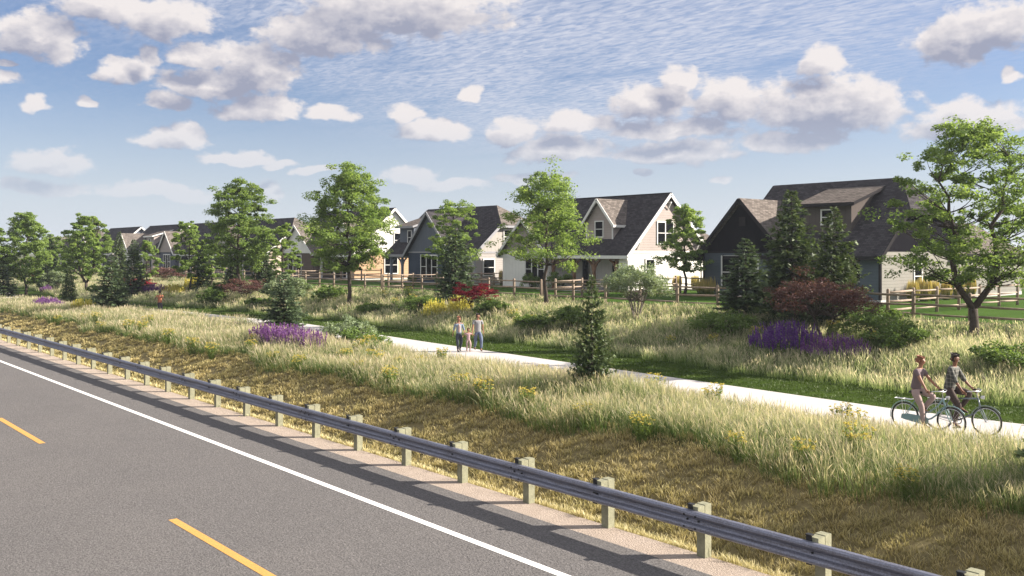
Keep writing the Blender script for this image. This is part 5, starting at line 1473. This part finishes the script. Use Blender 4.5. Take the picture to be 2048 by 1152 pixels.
def bicycle(loc, rz, label, colour, step, guard, crank=0.0, tilt=0):
    root = empty('bicycle', loc, label, 'bicycle', 'bicycles on the path', rz)
    WR = .345
    for wx in (-.55, .55):
        w = MB(); w.ring((wx, 0, WR), WR - .018, .018, n=40, m=8); wo_ = w.build('wheel', 'tyre', root, True)
        q = MB(); q.ring((wx, 0, WR), WR - .045, .009, n=40, m=6); q.build('rim', 'chrome', wo_, True)
        q = MB()
        for i in range(20):
            a = 2 * math.pi * i / 20
            q.tube([(wx, (.02 if i % 2 else -.02), WR), (wx + math.cos(a) * (WR - .045), 0, WR + math.sin(a) * (WR - .045))], .0018, 4)
        q.tube([(wx, -.05, WR), (wx, .05, WR)], .018, 8); q.build('spokes', 'chrome', wo_)
        q = MB(); q.ring((wx, 0, WR), WR + .020, .010, n=20, m=5, a0=(20 if wx < 0 else 35), a1=(190 if wx < 0 else 165)); q.build('mudguard', colour, root, True)
    BB = (-.08, 0, .30); ST = (-.25, 0, .84); HT = (.36, 0, .86); HB = (.41, 0, .66)
    f = MB(); tt = .0165
    f.tube([BB, ST], tt, 8); f.tube([HT, HB], .020, 8)
    if step: f.tube([HB, (.25, 0, .50), (.08, 0, .36), BB], tt * 1.15, 8); f.tube([HT, (.22, 0, .66), (.02, 0, .50), (-.15, 0, .50)], tt, 8)
    else: f.tube([HB, (.28, 0, .50), BB], tt * 1.15, 8); f.tube([HT, (-.22, 0, .80)], tt, 8)
    for sg in (-1, 1):
        f.tube([BB, (-.3, sg * .05, .31), (-.55, sg * .06, WR)], .009, 6); f.tube([ST, (-.55, sg * .06, WR)], .009, 6)
    f.build('frame', colour, root, True)
    q = MB()
    for sg in (-1, 1): q.tube([HB, (.44, sg * .055, .60), (.50, sg * .06, .45), (.55, sg * .06, WR)], .011, 6)
    q.build('fork', colour, root, True)
    q = MB(); q.tube([ST, (-.275, 0, .93)], .013, 8); q.build('seat_post', 'chrome', root)
    q = MB(); q.prism([(-.42, -.085), (-.36, -.10), (-.28, -.06), (-.15, -.02), (-.13, 0), (-.15, .02), (-.28, .06), (-.36, .10), (-.42, .085)], 'z', .93, .975); q.build('saddle', 'saddle_black', root)
    q = MB(); q.tube([HT, (.335, 0, .99), (.40, 0, 1.03)], .013, 8)
    q.tube([(.15, .30, 1.02), (.28, .28, 1.05), (.38, .16, 1.05), (.41, 0, 1.03), (.38, -.16, 1.05), (.28, -.28, 1.05), (.15, -.30, 1.02)], .011, 8); hb = q.build('handlebar', 'chrome', root, True)
    for sg in (-1, 1):
        q = MB(); q.tube([(.12, sg * .305, 1.015), (.22, sg * .29, 1.035)], .017, 8); q.build('grip', 'saddle_black', hb)
    q = MB(); q.tube([(.43, 0, .90), (.50, 0, .90)], [.035, .045], 10); q.build('headlamp', 'chrome', root)
    ca, sa = math.cos(crank), math.sin(crank)
    for sg in (-1, 1):
        e = (BB[0] + sg * ca * .17, -sg * .09, BB[2] + sg * sa * .17)
        q = MB(); q.tube([(BB[0], -sg * .04, BB[2]), (BB[0], -sg * .075, BB[2]), (e[0], e[1], e[2])], .010, 6); cr = q.build('crank', 'chrome', root)
        q = MB(); q.box(e[0] - .045, e[0] + .045, min(e[1], e[1] - sg * .09), max(e[1], e[1] - sg * .09), e[2] - .012, e[2] + .012); q.build('pedal', 'saddle_black', cr)
    q = MB()
    if guard: q.prism([(-.62, .30), (-.60, .40), (-.45, .42), (-.05, .40), (.03, .36), (.04, .25), (-.04, .20), (-.50, .27)], 'y', -.075, -.035); q.build('chain_guard', colour, root)
    else:
        q.ring((BB[0], -.05, BB[2]), .085, .012, n=24, m=5); q.tube([(BB[0], -.05, BB[2] + .09), (-.55, -.05, WR + .04)], .006, 5); q.tube([(BB[0], -.05, BB[2] - .09), (-.55, -.05, WR - .04)], .006, 5); q.build('chain', 'saddle_black', root)
    q = MB()
    for y in (-.06, 0, .06): q.tube([(-.78, y, .765), (-.38, y, .765)], .006, 5)
    for x in (-.78, -.58, -.38): q.tube([(x, -.07, .765), (x, .07, .765)], .006, 5)
    for sg in (-1, 1): q.tube([(-.60, sg * .07, .76), (-.55, sg * .07, WR)], .006, 5)
    q.build('luggage_rack', 'chrome', root)
    root.scale = (1.08, 1.08, 1.08)
    return (BB, ca, sa)
plain('tyre', (0.02, 0.02, 0.02), 0.8, 0.1)
plain('saddle_black', (0.02, 0.02, 0.02), 0.6, 0.1)
plain('chrome', (0.6, 0.6, 0.62), 0.3, 0.03, 5, 0, 0.9)
plain('bike_aqua', (0.22, 0.33, 0.36), 0.35, 0.03, 5, 0, 0.1, 0.5)
plain('bike_slate', (0.13, 0.16, 0.19), 0.35, 0.03, 5, 0, 0.1, 0.5)
def rider(p0, p1, lab_b, lab_p, col, step, guard, crank, H, **kw):
    mx, my = (p0[0] + p1[0]) / 2, (p0[1] + p1[1]) / 2; ang = math.atan2(p1[1] - p0[1], p1[0] - p0[0])
    loc = (mx, my, pz(mx, my)); bicycle(loc, ang, lab_b, col, step, guard, crank)
    ca, sa = math.cos(crank), math.sin(crank); k = H / 1.75
    ft = []
    for sg in (-1, 1):   # left foot first (pedal with y>0 belongs to sg=-1)
        e = Vector((-.08 + sg * ca * .17 - .03, -sg * .135, .30 + sg * sa * .17 + .105 * k)); ft.append(e)
    person(loc, ang, lab_p, H, (-.29, 0, 1.045), (.20, 0, 1), ft, [(.10, .30, 1.06), (.10, -.30, 1.06)], toe=(1, 0, -.22), grip=True, elbow_hint=(-.3, 0, -1), **kw).scale = (1.08, 1.08, 1.08)
rider((-12.01, 23.66), (-10.93, 23.69), 'aqua step-through bicycle with chain guard, ridden by the woman', 'woman in mauve top and pink trousers riding the aqua bicycle, hair tied up', 'bike_aqua', True, True, R(-68), 1.68,
      skin='skin', hair='hair_auburn', top='mauve_cloth', legs='pink_cloth', shoes='shoe_tan', sleeves='short', female=True, hairkind='bun')
rider((-11.46, 24.34), (-10.38, 24.42), 'slate grey bicycle with open chain, ridden by the man', 'man in checked shirt and brown trousers riding the slate grey bicycle', 'bike_slate', False, False, R(-100), 1.80,
      skin='skin_dark', hair='hair_dark', top='check_cloth', legs='brown_cloth', shoes='shoe_dark', sleeves='rolled', head_turn=-.7)

# ------------------------------------------------------------------ haze
HAZE = 0.00028
if HAZE:
    mh = bpy.data.materials.new('haze'); mh.use_nodes = True; ht = NT(mh.node_tree); ht.n.clear()
    oo = ht.new('ShaderNodeOutputMaterial'); vv = ht.new('ShaderNodeVolumePrincipled')
    vv.inputs['Color'].default_value = (0.80, 0.87, 1.0, 1); vv.inputs['Density'].default_value = HAZE; vv.inputs['Anisotropy'].default_value = 0.3
    ht.l.new(vv.outputs[0], oo.inputs['Volume']); MATS['haze'] = mh
    hz = MB(); hz.box(-3200, 2200, -1700, 3200, -3.0, 14.5)
    tag(hz.build('haze', 'haze'), kind='stuff')
    scene.cycles.volume_bounces = 0
    scene.cycles.volume_step_rate = 10
